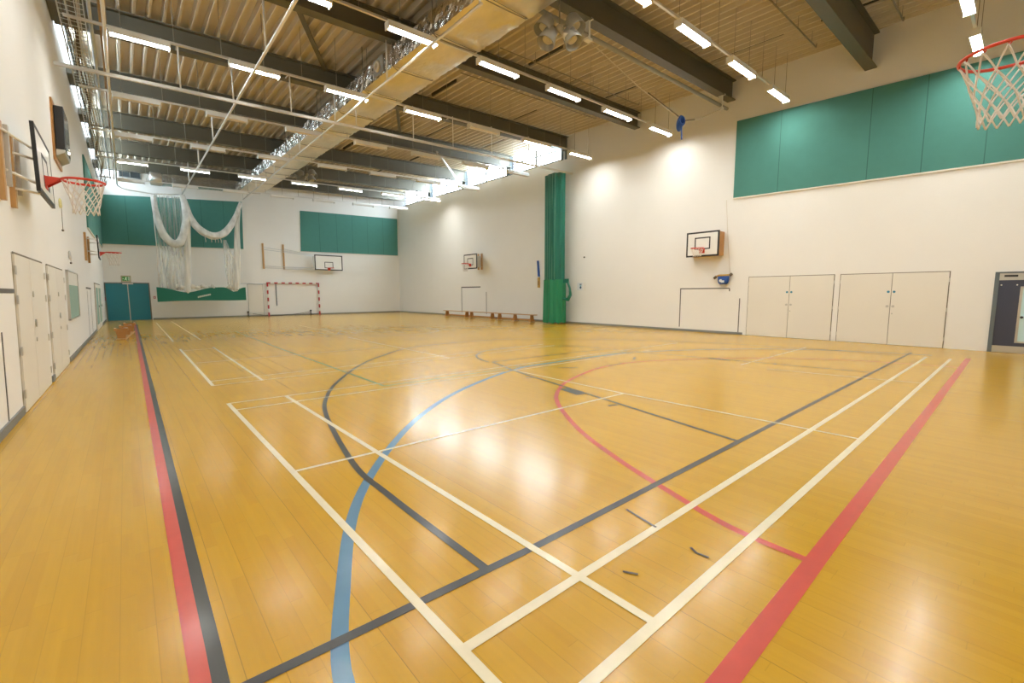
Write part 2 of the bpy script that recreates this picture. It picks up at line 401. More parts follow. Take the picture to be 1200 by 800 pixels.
line('white', .04, [(1.09, 11.9), (5.46, 11.9)]); line('white', .04, [(1.09, 14.8), (1.8, 14.8)]); line('white', .04, [(5.70, 8.85), (5.82, 15.5)])
line('white', .05, [(1.07, 17.8), (1.17, 30.5)]); line('white', .05, [(1.81, 18.0), (1.87, 31.5)]); line('white', .035, [(6.1, 17.8), (6.3, 23.1)])
line('green', .04, [(3.31, 21.2), (3.17, 13.4), (3.13, 6.86)]); line('green', .04, [(3.13, 6.84), (5.89, 6.79), (9.8, 6.72)])
line('black', .05, [(4.65, 1.82), (5.68, 6.44), (6.07, 7.66)]); line('black', .05, [(10.67, 1.84), (10.23, 4.69), (9.87, 7.45)])
line('black', .045, [(6.05, 7.68), (8.57, 7.55), (9.87, 7.42)])
line('black', .20, [(5.11, 4.28), (5.21, 4.74)], 'court block'); line('black', .16, [(10.26, 4.3), (10.21, 4.75)], 'court block')
for (xa, ya, dx, dy) in ((4.98, 3.55, -.14, .05), (5.50, 5.75, -.14, .05), (10.36, 3.4, .14, .05)):
    line('black', .05, [(xa, ya), (xa + dx, ya + dy)], 'court tick')
line('black', .055, smooth(mirror([(1.40, 1.83), (1.40, 3.05), (1.45, 3.9), (1.82, 5.71), (2.15, 6.67), (2.65, 7.66), (3.61, 9.11), (4.65, 10.25), (6.28, 11.39)], 7.72)), 'curved court line')
line('blue', .075, smooth([(.52, 1.2), (.55, 1.68), (.77, 2.26), (1.04, 2.85), (1.37, 3.38), (1.95, 4.10), (2.68, 4.84), (3.64, 5.58), (4.77, 6.20), (5.75, 6.60), (6.5, 6.72), (9.1, 6.66), (9.85, 6.50), (10.8, 6.1), (12.0, 5.4), (13.2, 4.4), (14.2, 3.0), (14.7, 1.4)]), 'curved court line')
line('red', .06, smooth([(2.83, .69), (2.87, 1.15), (3.05, 1.68), (3.34, 2.40), (3.79, 3.26), (4.51, 4.24), (5.17, 4.80), (5.84, 5.17), (7.0, 5.56), (7.75, 5.64), (8.5, 5.55), (9.73, 5.0), (10.9, 4.2), (11.8, 3.2), (12.4, 2.2), (12.7, .76)]), 'curved court line')
line('black', .045, [(7.93 + 1.92 * math.cos(a), 7.56 + 1.92 * math.sin(a)) for a in [math.radians(3 + 4 * k) for k in range(44)]], 'free throw semicircle')
for k in range(5):
    a0 = math.radians(192 + k * 34)
    line('black', .045, [(7.93 + 1.92 * math.cos(a0 + t * .07), 7.56 + 1.92 * math.sin(a0 + t * .07)) for t in range(4)], 'dash')
line('black', .045, [(8.04 + 1.96 * math.cos(2 * PI * k / 48), 16.87 + 1.96 * math.sin(2 * PI * k / 48)) for k in range(49)], 'centre circle')
for pts in ([(2.56, 1.73), (2.53, 1.6), (2.5, 1.46)], [(2.45, 1.20), (2.42, 1.15), (2.43, 1.08)], [(1.95, 1.33), (1.99, 1.26)], [(.18, 1.3), (.165, 1.22)]):
    o = MB().strip(pts, .018, .0042).build('scuff_mark', 'scuff', fl); o['label'] = 'black rubber scuff mark'

# ------------------------------------------------------------------ windows
wn = 0
YBEAM = [3.5, 7.5, 11.45, 15.55, 19.9, 24.5, 29.0, 33.2]
for i in range(3, 7):                                   # right wall clerestory
    y0, y1 = YBEAM[i] + .35, YBEAM[i + 1] - .25
    wn += 1; r = struct(f'window_{wn}')
    f = MB(); top = lambda y: ZD(XR(y), y) - .12
    f.hexa([Rf(y0, SR(y0), .02), Rf(y0, SR(y0), -.12), Rf(y0, SR(y0) + .05, -.12), Rf(y0, SR(y0) + .05, .02), Rf(y1, SR(y1), .02), Rf(y1, SR(y1), -.12), Rf(y1, SR(y1) + .05, -.12), Rf(y1, SR(y1) + .05, .02)])
    for ym in ((y0 + y1) / 2,):
        f.hexa([Rf(ym - .08, SR(ym), .0), Rf(ym + .08, SR(ym), .0), Rf(ym + .08, SR(ym), -.1), Rf(ym - .08, SR(ym), -.1), Rf(ym - .08, top(ym), .0), Rf(ym + .08, top(ym), .0), Rf(ym + .08, top(ym), -.1), Rf(ym - .08, top(ym), -.1)])
    zt = lambda y: SR(y) + .55 * (top(y) - SR(y))
    f.hexa([Rf(y0, zt(y0), 0), Rf(y0, zt(y0), -.1), Rf(y0, zt(y0) + .07, -.1), Rf(y0, zt(y0) + .07, 0), Rf(y1, zt(y1), 0), Rf(y1, zt(y1), -.1), Rf(y1, zt(y1) + .07, -.1), Rf(y1, zt(y1) + .07, 0)])
    f.build('window_frame', 'win_frame', r)
    MB().hexa([Rf(y0, SR(y0) + .05, -.05), Rf(y0, SR(y0) + .05, -.08), Rf(y0, top(y0) + .2, -.08), Rf(y0, top(y0) + .2, -.05), Rf(y1, SR(y1) + .05, -.05), Rf(y1, SR(y1) + .05, -.08), Rf(y1, top(y1) + .2, -.08), Rf(y1, top(y1) + .2, -.05)]).build('window_pane', 'pane', r)
    p = MB()
    for yy in (y0 - .38, y0 - .12):
        p.hexa([Rf(yy, SR(yy) - .02, .06), Rf(yy + .12, SR(yy) - .02, .06), Rf(yy + .12, SR(yy) - .02, -.15), Rf(yy, SR(yy) - .02, -.15), Rf(yy, ZD(17, yy), .06), Rf(yy + .12, ZD(17, yy), .06), Rf(yy + .12, ZD(17, yy), -.15), Rf(yy, ZD(17, yy), -.15)])
    p.build('window_post', 'grey_post', r)
for (y0, y1) in ((11.5, 14.2), (15.45, 18.4), (19.55, 22.2), (23.6, 26.1), (27.2, 30.0)):   # eaves lights over the left wall
    wn += 1; r = struct(f'window_{wn}')
    MB().hexa([Lf(y0, 8.0, .0), Lf(y1, 8.0, .0), Lf(y1, 8.0, .17), Lf(y0, 8.0, .17), Lf(y0, 8.03, .0), Lf(y1, 8.03, .0), Lf(y1, 8.03, .17), Lf(y0, 8.03, .17)]).build('window_pane', 'eaves_pane', r)
    MB().box(y0 - .03, y1 + .03, 8.0, 8.12, .17, .21, Lf).build('window_frame', 'grey_post', r)
    MB().box(y1 + .03, y1 + 1.05, 7.80, 8.70, .004, .20, Lf).build('window_post', 'beam', r)
    MB().box(y0, y1, 8.14, 8.62, .004, .02, Lf).build('upper_pane', 'pane', r)
wn += 1; r = struct(f'window_{wn}')                      # tall pane in the far left corner
MB().box(30.4, 34.3, 8.0, 8.75, .005, .03, Lf).build('window_pane', 'pane', r)
f = MB(); f.box(30.3, 34.4, 7.94, 8.0, 0, .06, Lf); f.box(32.3, 32.38, 8.0, 8.8, 0, .06, Lf); f.build('window_frame', 'win_frame', r)
wn += 1; r = struct(f'window_{wn}')
f = MB(); f.box(.22, 1.22, 8.18, 8.23, 0, .05, Bf); f.box(.22, 1.22, 8.75, 8.80, 0, .05, Bf); f.box(.22, .27, 8.18, 8.8, 0, .05, Bf); f.box(1.17, 1.22, 8.18, 8.8, 0, .05, Bf); f.box(.70, .74, 8.18, 8.8, 0, .05, Bf)
f.build('window_frame', 'win_frame', r); MB().box(.27, 1.17, 8.23, 8.75, .005, .02, Bf).build('window_pane', 'louvre', r)

# ------------------------------------------------------------------ doors
def dot(mb, fn, u, v, r_, o0, o1, n=14):
    c0 = [fn(u + r_ * math.cos(2 * PI * k / n), v + r_ * math.sin(2 * PI * k / n), o0) for k in range(n)]
    c1 = [fn(u + r_ * math.cos(2 * PI * k / n), v + r_ * math.sin(2 * PI * k / n), o1) for k in range(n)]
    mb.add(c0 + c1, [tuple(range(n, 2 * n)), tuple(range(n - 1, -1, -1))] + [(k, (k + 1) % n, n + (k + 1) % n, n + k) for k in range(n)])
dn = 0
def door(label=None):
    global dn; dn += 1; return struct(f'door_{dn}', label=label)
# teal double door, back wall
r = door('teal double door in the back wall below the exit sign')
MB().box(-.86, 1.16, 0, 2.20, 0, .03, Bf).build('door_frame', 'gap', r)
for a, bq in ((-.80, .145), (.185, 1.10)): MB().box(a, bq, .01, 2.14, .03, .06, Bf).build('door_leaf', 'teal_door', r)
MB().box(.145, .185, .01, 2.14, .03, .065, Bf).build('meeting_strip', 'steel', r)
MB().box(-.06, .42, 2.10, 2.17, .06, .11, Bf).build('door_closer', 'white_metal', r)
# navy door, right wall
r = door('navy door with steel kick plate at the right edge of the hall')
f = MB(); f.box(.50, .58, 0, 2.02, 0, .05, Rf); f.box(-.62, .58, 1.99, 2.03, 0, .05, Rf); f.box(-.66, -.60, 0, 2.02, 0, .05, Rf); f.build('door_frame', 'grey_post', r)
MB().box(-.6, .50, .17, 1.82, .0, .03, Rf).build('door_leaf', 'navy', r)
MB().box(-.6, .50, 1.82, 1.99, .0, .04, Rf).build('header_panel', 'steel', r)
MB().box(.19, .42, 1.90, 1.95, .04, .055, Rf).build('closer_slot', 'black', r)
MB().box(-.6, .50, .01, .17, .0, .04, Rf).build('kick_plate', 'steel', r)
f = MB(); f.box(.085, .13, .26, 1.66, .03, .045, Rf); f.box(-.2, .13, 1.62, 1.66, .03, .045, Rf); f.box(-.2, .13, .26, .30, .03, .045, Rf); f.box(-.2, -.16, .26, 1.66, .03, .045, Rf); f.build('glass_frame', 'steel', r)
MB().box(-.16, .085, .30, 1.62, .03, .036, Rf).build('vision_panel', 'glass', r)
f = MB(); dot(f, Rf, .455, 1.70, .016, .03, .036); dot(f, Rf, .19, 1.70, .016, .03, .036); f.build('rivet', 'white_metal', r)
f = MB(); dot(f, Rf, .055, .90, .03, .036, .09); f.build('door_handle', 'black', r)
# cream store doors, right wall
for (ya, ym, yc) in ((1.42, 2.60, 3.84), (4.02, 5.25, 6.56)):
    r = door()
    MB().box(ya - .02, yc + .02, 0, 2.09, 0, .006, Rf).build('door_frame', 'gap', r)
    for (u0, u1) in ((ya, ym - .008), (ym + .008, yc)): MB().box(u0, u1, .008, 2.07, .006, .02, Rf).build('door_leaf', 'door_white', r)
    f = MB(); [dot(f, Rf, ym + s * .065, 1.54, .034, .02, .028) for s in (-1, 1)]; f.build('blue_disc', 'blue_disc', r)
    f = MB(); [dot(f, Rf, ym + s * .065, 1.12, .036, .02, .032) for s in (-1, 1)]; dot(f, Rf, ym - .055, .91, .02, .02, .03); f.build('finger_pull', 'steel', r)
    f = MB()
    for yy in (ya - .012, yc + .012):
        for zz in (.25, 1.05, 1.85): f.box(yy - .012, yy + .012, zz - .05, zz + .05, .006, .026, Rf)
    f.build('hinge', 'steel', r)
# left wall doors
for k_, (ya, ym, yc) in enumerate(((8.32, 9.40, 10.78), (11.28, 12.45, 13.72))):
    r = door()
    MB().box(ya - .02, yc + .02, 0, 2.04, 0, .006, Lf).build('door_frame', 'door_edge', r)
    MB().box(ya, yc, 2.02, 2.05, .006, .012, Lf).build('head_gap', 'gap', r)
    for (u0, u1) in ((ya, ym - .008), (ym + .008, yc)): MB().box(u0, u1, .008, 2.02, .006, .025, Lf).build('door_leaf', 'door_white', r)
    f = MB()
    for yy in (ya - .01, yc - .01):
        for zz in (.25, .8, 1.45, 1.82): f.box(yy - .03, yy + .03, zz - .055, zz + .055, .02, .034, Lf)
    f.build('hinge', 'steel', r)
    f = MB(); dot(f, Lf, ym + .1, 1.52, .045, .025, .035); dot(f, Lf, ym + .14, 1.10, .055, .025, .04); dot(f, Lf, ym + .14, .86, .03, .025, .035); f.build('finger_pull', 'steel', r)
r = door(); MB().box(25.0, 29.6, 0, 2.0, 0, .006, Lf).build('door_frame', 'gap', r)
for (u0, u1) in ((25.1, 27.2), (27.3, 29.5)):
    lf = MB().box(u0, u1, .01, 1.95, .006, .03, Lf).build('door_leaf', 'door_white', r)
    MB().box(u0 + .3, u1 - .3, .25, 1.8, .03, .035, Lf).build('door_glass', 'noticeboard', r)
    f = MB(); dot(f, Lf, u1 - .14, 1.0, .06, .03, .06); f.build('door_handle', 'steel', r)
# pale door outline behind the goal, back wall
r = door(); MB().box(6.28, 7.22, 0, 2.19, 0, .003, Bf).build('door_frame', 'grey_skirt', r); MB().box(6.30, 7.20, .01, 2.17, .003, .012, Bf).build('door_leaf', 'door_white', r)

# ------------------------------------------------------------------ roof beams
lab = ['nearest', 'second', 'third', 'fourth', 'fifth', 'sixth', 'seventh', 'farthest']
drop = [.36, .06, 0, 0, 0, 0, 0, 0]
for i, y in enumerate(YBEAM):
    xa, xb = XL(y, 8) + .02, XR(y) - .01
    r = thing('roof_beam', f'olive steel roof beam across the hall, {lab[i]} from the camera' if i else 'olive steel roof beam meeting right wall above the big teal panel', 'beam', ((xa + xb) / 2, y, ZB(8, y)), 'steel roof beams')
    d = drop[i]
    def seg(y0, y1, z0, z1, fn0, fn1):
        return MB().hexa([(xa, y0, fn0(xa, y) + z0), (xb, y0, fn0(xb, y) + z0), (xb, y1, fn0(xb, y) + z0), (xa, y1, fn0(xa, y) + z0),
                          (xa, y0, fn1(xa, y) + z1), (xb, y0, fn1(xb, y) + z1), (xb, y1, fn1(xb, y) + z1), (xa, y1, fn1(xa, y) + z1)])
    seg(y - .14, y + .14, -d, -d + .035, ZB, ZB).build('bottom_flange', 'beam', r)
    seg(y - .014, y + .014, -d + .035, -.04, ZB, ZD).build('web', 'beam', r)
    seg(y - .14, y + .14, -.04, -.005, ZD, ZD).build('top_flange', 'beam', r)
# flat diagonal braces
for (p, q, lb) in (((3.3, 11.6), (5.4, 15.4), 'left of the duct'), ((8.0, 15.7), (10.2, 19.7), 'right of the duct')):
    z = lambda a: ZD(*a) - .08
    r = tag(MB().bar((p[0], p[1], z(p)), (q[0], q[1], z(q)), .12, .06).build('roof_brace', 'beam'), f'olive steel diagonal brace under the roof deck {lb}', 'brace', 'roof braces')
r = tag(MB().tube([(12.2, 19.75, ZB(12.2, 19.75) + .05), (16.4, 24.2, ZB(16.4, 24.2) + .05)], .055).build('roof_strut', 'steel'), 'pale grey diagonal strut running to the far right windows', 'strut')

# ------------------------------------------------------------------ lamps
ROWS = [1.25, 5.5, 9.5, 13.4, 17.5, 21.8, 26.1, 30.6]
XS = [.67, 2.93, 5.29, 7.78, 10.28, 12.92, 15.58]
LEN = [1.06, 1.14, 1.22, 1.30, 1.36, 1.46, 1.42]
def lit(i, j):
    if i in (0, 1, 2, 6): return True
    if i == 3: return j != 4
    return False
tilt = math.atan(.0285)
def make_lamp(on):
    r = thing('batten_light', 'x', 'light', (0, 0, 0), 'ceiling batten lights')
    h = MB()
    L_ = .62
    h.hexa([(-L_, -.085, .03), (L_, -.085, .03), (L_, .085, .03), (-L_, .085, .03), (-L_, -.10, .11), (L_, -.10, .11), (L_, .10, .11), (-L_, .10, .11)])
    for s in (-1, 1): h.box(s * L_ - .012, s * L_ + .012, -.095, .095, -.05, .11)
    for s in (-1, 1): h.box(-L_, L_, s * .092 - .006, s * .092 + .006, -.012, .04)
    h.build('lamp_housing', 'white_metal', r)
    MB().hexa([(-L_ + .02, -.07, .004), (L_ - .02, -.07, .004), (L_ - .02, .07, .004), (-L_ + .02, .07, .004), (-L_ + .02, -.08, .03), (L_ - .02, -.08, .03), (L_ - .02, .08, .03), (-L_ + .02, .08, .03)]).build('lamp_diffuser', 'lamp_on' if on else 'lamp_off', r)
    k = MB(); 
    for s in (-.4, .4): k.tube([(s, 0, .11), (s + .01, 0, .16), (s + .05, 0, .18), (s + .06, 0, .14)], .006, 6)
    k.build('hook', 'galv', r)
    return r
proto = {True: make_lamp(True), False: make_lamp(False)}
used = {True: False, False: False}
rown = ['nearest', 'second', 'third', 'fourth', 'fifth', 'sixth', 'seventh', 'farthest']
coln = ['first', 'second', 'third', 'fourth', 'fifth', 'sixth', 'seventh']
for i, y in enumerate(ROWS):
    for j, xx in enumerate(XS):
        if i == 0 and j < 3: pass
        on = lit(i, j); loc = (xx, y, ZL(xx) + (.04 * max(0, i - 4)) - (.22 if i == 0 else 0))
        place = f'{coln[j]} from the left wall' if i >= 3 and j <= 3 else f'{coln[6 - j]} from the right wall'
        lb = f"{'lit' if on else 'unlit'} white batten light, {place} in the {rown[i]} light row"
        if not used[on]:
            o = proto[on]; o.location = loc; o['label'] = lb; o.rotation_euler = (0, -tilt, 0); used[on] = True
        else: o = copy_thing(proto[on], loc, lb, (0, -tilt, 0))
        o.scale = (LEN[j] / 1.26, 1, 1)
# wiring trunking that carries each lamp row, with its drop rods
for i, y in enumerate(ROWS):
    dz = .04 * max(0, i - 4) - (.22 if i == 0 else 0)
    xa, xb = (-.55, 16.3)
    r = thing('lighting_trunking', f'slim grey trunking on drop rods carrying the {rown[i]} row of lights', 'trunking', (8, y, ZL(8) + .14), 'lighting trunkings')
    MB().bar((xa, y, ZL(xa) + .135 + dz), (xb, y, ZL(xb) + .135 + dz), .055, .05).build('trunking', 'rail', r)
    k = 0; xx = .35
    while xx < 16.4:
        if not (i < 3 and xx < 1): 
            MB().tube([(xx, y, ZL(xx) + .14 + dz), (xx, y, ZD(xx, y) + .0)], .007, 5).build('drop_rod', 'rod', r)
        xx += .93

# ------------------------------------------------------------------ duct
DX0, DX1, DH = 5.82, 7.08, .51
def ZU(x, y): return 7.10 + .0345 * x + .017 * y
drng = random.Random(11)
def duct_skin(y0, y1):
    """crinkled foil jacket of one duct length: rings of points, left face, underside, right face, top"""
    ny = max(3, int((y1 - y0) / .085)); nl_, nb = 7, 12; rings = []
    for k in range(ny + 1):
        y = y0 + (y1 - y0) * k / ny; zb = ZU(6.45, y); sag = .05 * math.sin(PI * k / ny); ring = []
        edge = 0 if k in (0, ny) else 1
        rnd = lambda a: drng.uniform(-a, a) * edge
        for q in range(nl_): ring.append((DX0 + rnd(.022) - .02 * math.sin(PI * q / nl_) * edge, y + rnd(.02), zb + DH * (1 - q / nl_) + rnd(.012)))
        for q in range(nb): t = q / nb; ring.append((DX0 + (DX1 - DX0) * t + rnd(.015), y + rnd(.015), zb - sag * math.sin(PI * min(1, max(0, t))) ** .6 + rnd(.010)))
        for q in range(nl_): ring.append((DX1 + rnd(.018), y + rnd(.02), zb + DH * q / nl_ + rnd(.012)))
        ring.append((DX1, y, zb + DH)); rings.append(ring)
    return rings, nl_, nb
r = thing('air_duct', 'foil wrapped rectangular air duct hung along the roof, turning at the back wall', 'duct', (6.45, 15, ZU(6.45, 15)))
cuts = [4.0, 7.6, 9.45, 11.5, 13.4, 15.5, 17.5, 19.9, 21.8, 24.5, 26.1, 29.0, 32.2]
for a, c in zip(cuts[:-1], cuts[1:]):
    rings, nl_, nb = duct_skin(a + .008, c - .008); m_ = len(rings[0]); V = [p for rg in rings for p in rg]
    quad = lambda k, j: (k * m_ + j, k * m_ + (j + 1) % m_, (k + 1) * m_ + (j + 1) % m_, (k + 1) * m_ + j)
    und = [quad(k, j) for k in range(len(rings) - 1) for j in range(nl_, nl_ + nb)]
    side = [quad(k, j) for k in range(len(rings) - 1) for j in range(m_) if not nl_ <= j < nl_ + nb] + [tuple(range(m_)), tuple((len(rings) - 1) * m_ + j for j in range(m_))]
    MB().add(V, side).build('duct_side', 'foil', r)
    MB().add(V, und, True).build('duct_underside', 'foil_floor_tint', r)
for c in cuts[1:-1]:
    MB().tube([(DX0 - .03, c, ZD(DX0, c)), (DX0 - .03, c, ZU(DX0, c) + .02), (DX0 + .1, c, ZU(DX0, c) - .05), (6.45, c, ZU(6.45, c) - .06), (DX1 - .1, c, ZU(DX1, c) - .05), (DX1 + .03, c, ZU(DX1, c) + .02), (DX1 + .03, c, ZD(DX1, c))], .013, 6).build('duct_hanger', 'rod', r)
# the branch along the back wall
V = []; F = []; n = 24
for k in range(n + 1):
    xx = 7.05 + (2.05 - 7.05) * k / n; zb = ZU(6.7, 32.6) + (xx - 6.7) * .05; e = random.uniform(-.015, .015)
    for (a, c) in ((32.2, 0), (32.9, 0), (32.9, .55), (32.2, .55)): V.append((xx, a + e, zb + c + random.uniform(-.015, .015)))
F = [(k * 4 + j, k * 4 + (j + 1) % 4, (k + 1) * 4 + (j + 1) % 4, (k + 1) * 4 + j) for k in range(n) for j in range(4)] + [(0, 1, 2, 3), (4 * n + 3, 4 * n + 2, 4 * n + 1, 4 * n)]
MB().add(V, F).build('duct_branch', 'foil', r)
MB().lathe([(.0, 0), (.30, 0), (.36, .05), (.36, .5), (.30, .55), (.0, .55)], (2.05, 32.5, ZU(6.7, 32.6) + .05), (-1, 0, 0), 20).build('duct_end_drum', 'foil_end', r)
MB().lathe([(.08, .0), (.08, .06), (.13, .06), (.15, .03), (.15, 0), (.08, 0)], (DX0 - .06, 12.3, ZU(DX0, 12) + .27), (-1, 0, 0), 18).build('inlet_collar', 'spk_cream', r)
f = MB(); f.box(DX0 - .055, DX0 - .03, 12.0, 12.62, ZU(DX0, 12) + .06, ZU(DX0, 12) + .50); f.build('access_plate', 'spk_grey', r)

# ------------------------------------------------------------------ rails, tracks and pipes under the roof
def zrail(x): return 6.80 + .03 * x
r = thing('curtain_rail', 'pale straight curtain rail crossing the hall to the green curtain', 'rail', (8, 15, zrail(8)))
MB().bar((-.85, 15, zrail(-.85)), (16.9, 15, zrail(16.9)), .07, .075).build('rail', 'rail', r)
for xx in (1.5, 4.2, 6.2, 8.3, 10.0, 11.9, 14.0): MB().tube([(xx, 15, zrail(xx) + .03), (xx, 15, ZB(xx, 15.5) - .03), (xx, 15.42, ZB(xx, 15.5) + .0)], .02, 6).build('drop_bracket', 'white_metal', r)
def track(lb, pts, drops, rad=.032):
    r = thing('net_track', lb, 'track', pts[0], 'net tracks under the roof')
    MB().tube(pts, rad, 8).build('track_rail', 'rail', r)
    for (p, top) in drops: MB().tube([p, top], .022, 6).build('track_hanger', 'white_metal', r)
def lerp(a, c, t): return tuple(a[i] + (c[i] - a[i]) * t for i in range(3))
a, c = (5.5, 7.2, 6.97), (6.15, 33.3, 7.52)
def drops_at(a, c):
    out = []
    for y in YBEAM[2:]:
        p = lerp(a, c, (y - a[1]) / (c[1] - a[1]))
        out.append((p, (p[0], y, ZB(p[0], y))))
    return out
d = drops_at(a, c); d.append(((5.5, 7.25, 6.97), (5.47, 7.45, ZB(5.5, 7.5))))
track('grey net track below the duct, ending at the rightmost net swag', [a, c], d)
a, c = (2.65, 3.0, 6.64), (3.0, 33.3, 7.40)
track('grey net track left of the duct, ending at the middle of the white net', [a, c], drops_at(a, c))
a = (.06, 3.0, 6.64); c = (.11, 32.7, 7.48)
track('grey net track beside the cable tray, curving right at the back wall', [a, c, (.14, 33.0, 7.42), (.28, 33.22, 7.36), (.55, 33.3, 7.30), (1.6, 33.3, 7.24), (3.0, 33.3, 7.38)], drops_at(a, c))
# pole hung under the second beam
r = thing('ceiling_pole', 'long grey pole hung on white brackets below the second roof beam', 'pole', (11, 7.5, 7.75))
zp = lambda x: 7.43 + .034 * x
MB().tube([(6.2, 7.5, zp(6.2)), (16.6, 7.5, zp(16.6))], .055, 10).build('pole', 'spk_grey', r)
for xx in (8.95, 16.1):
    f = MB(); f.box(xx - .03, xx + .03, 7.44, 7.56, zp(xx) - .09, ZB(xx, 7.5) - .06); f.box(xx - .05, xx + .05, 7.36, 7.64, ZB(xx, 7.5) - .06, ZB(xx, 7.5) - .03); f.box(xx - .06, xx + .1, 7.43, 7.57, zp(xx) - .12, zp(xx) - .06); f.build('pole_bracket', 'white_metal', r)
# sprinkler pipes
for (y, xa, xb, lb) in ((10.4, 8.6, 15.5, 'in front of the third beam'), (12.4, 8.6, 15.4, 'just behind the third beam'), (4.6, 11.8, 15.7, 'between the nearest and second beams'), (2.7, 14.0, 15.9, 'in front of the nearest beam'), (11.9, -.3, 6.0, 'left of the duct behind the third beam'), (16.2, -.3, 6.1, 'left of the duct behind the fourth beam')):
    z = lambda x, y=y: ZD(x, y) - .30
    r = thing('sprinkler_pipe', f'thin dark sprinkler pipe below the roof deck {lb}', 'pipe', (xa, y, z(xa)), 'sprinkler pipes')
    MB().tube([(xa, y, z(xa)), (xb, y, z(xb)), (xb + .03, y, z(xb) + .1)], .02, 6).build('pipe', 'rod', r)
    for t in (.2, .6, .9):
        xx = xa + (xb - xa) * t; MB().tube([(xx, y, z(xx)), (xx, y, ZD(xx, y) + .02)], .008, 5).build('pipe_hanger', 'rod', r)
# cable tray along the left wall
r = thing('cable_tray', 'silver wire basket cable tray full of cables along the left wall top', 'cable tray', (-.4, 20, 7.3))
zt = lambda y: 7.27 + .004 * y
tx0, tx1 = -.62, -.22
f = MB()
for (dx, dz) in ((0, .11), (0, .055), (0, 0), (.13, 0), (.27, 0), (.40, 0), (.40, .055), (.40, .11)):
    f.tube([(tx0 + dx, 9, zt(9) + dz), (tx0 + dx, 33.2, zt(33.2) + dz)], .008, 4)
y = 9.0
while y < 33.2:
    f.tube([(tx0, y, zt(y) + .12), (tx0, y, zt(y)), (tx1, y, zt(y)), (tx1, y, zt(y) + .12)], .008, 4); y += .22
f.build('wire_basket', 'galv', r)
for k, (cx, mt, rr) in enumerate(((-.52, 'cable', .018), (-.47, 'cable_pale', .014), (-.43, 'cable', .022), (-.38, 'cable', .016), (-.33, 'cable_pale', .02), (-.28, 'cable_pale', .012))):
    pts = [(cx + .02 * math.sin(y * 1.3 + k), y, zt(y) + .03 + .01 * math.sin(y * 2 + k)) for y in [9 + .8 * q for q in range(31)]]
    MB().tube(pts, rr, 6).build('cable', mt, r)
for y in YBEAM[2:]:
    f = MB(); f.tube([(tx0 + .02, y, zt(y)), (tx0 + .02, y, ZB(-.6, y))], .01, 5); f.tube([(tx1 - .02, y, zt(y)), (tx1 - .02, y, ZB(-.3, y))], .01, 5); f.build('tray_hanger', 'galv', r)
for (xx, z0, rr, mt, nm, lb) in ((-.14, 7.60, .035, 'galv', 'conduit', 'pale blue grey conduit beside the wire cable tray'), (.02, 7.58, .022, 'copper', 'heating_pipe', 'thin brown heating pipe beside the near left lights'), (.11, 7.58, .022, 'copper', 'heating_pipe', 'thicker brown heating pipe nearer to the first lamps')):
    o = MB().tube([(xx, 9, z0), (xx, 20, z0 + .05), (xx, 33, z0 + .12)], rr, 8).build(nm, mt); tag(o, lb, 'pipe')

# ------------------------------------------------------------------ hanging speakers
def speaker_cluster(c, s, lb):
    c = Vector(c); r = thing('loudspeaker_cluster', lb, 'loudspeaker', tuple(c), 'loudspeaker clusters')
    MB().tube([c + Vector((0, 0, .05)), (c.x, c.y, ZD(c.x, c.y) + .02)], .018, 6).build('hanger_rod', 'rod', r)
    MB().lathe([(0, -.09), (.09, -.06), (.1, .03), (.04, .10), (0, .10)], c, (0, 0, 1), 16).build('hub', 'spk_cream', r)
    toward = Vector((-.70, -.70, -.15)).normalized(); side = Vector((-.71, .71, 0))
    for (sd, uz, tw) in ((1, .22, .30), (1, -.62, .45), (-1, .22, .30), (-1, -.62, .35)):
        d = (side * sd * .80 + Vector((0, 0, uz)) + toward * tw).normalized()
        p = c + side * sd * .10 * s + Vector((0, 0, uz * .12))
        face = (toward * .28 + Vector((0, 0, -.85)) + side * sd * .40).normalized()
        p = c + d * (.33 * s) - face * .16 * s
        sh = MB().lathe([(0, 0), (.12 * s, 0), (.15 * s, .05 * s), (.20 * s, .34 * s), (.185 * s, .34 * s), (.14 * s, .10 * s), (0, .09 * s)], p, face, 22).build('speaker_shell', 'spk_grey', r)
        MB().lathe([(.0, .13 * s), (.05 * s, .13 * s), (.11 * s, .25 * s), (.09 * s, .26 * s), (.03 * s, .20 * s), (0, .20 * s)], p, face, 18).build('speaker_cone', 'spk_cream', sh)
        MB().tube([c + Vector((0, 0, -.02)), p + face * .05], .02, 6).build('speaker_arm', 'rod', r)
    for sd in (-1, 1):
        d = (toward * .55 + side * sd * .55 + Vector((0, 0, -.70))).normalized()
        MB().lathe([(0, .05), (.03 * s, .05), (.10 * s, .38 * s), (.085 * s, .38 * s), (.02, .09), (0, .09)], c, d, 16).build('horn', 'spk_cream', r)
speaker_cluster((7.55, 7.12, 7.2), 1.0, 'cluster of grey bell loudspeakers hanging right of the duct, near the camera')
speaker_cluster((8.2, 26.9, 8.10), 1.15, 'cluster of grey bell loudspeakers hanging near the far end of the duct')

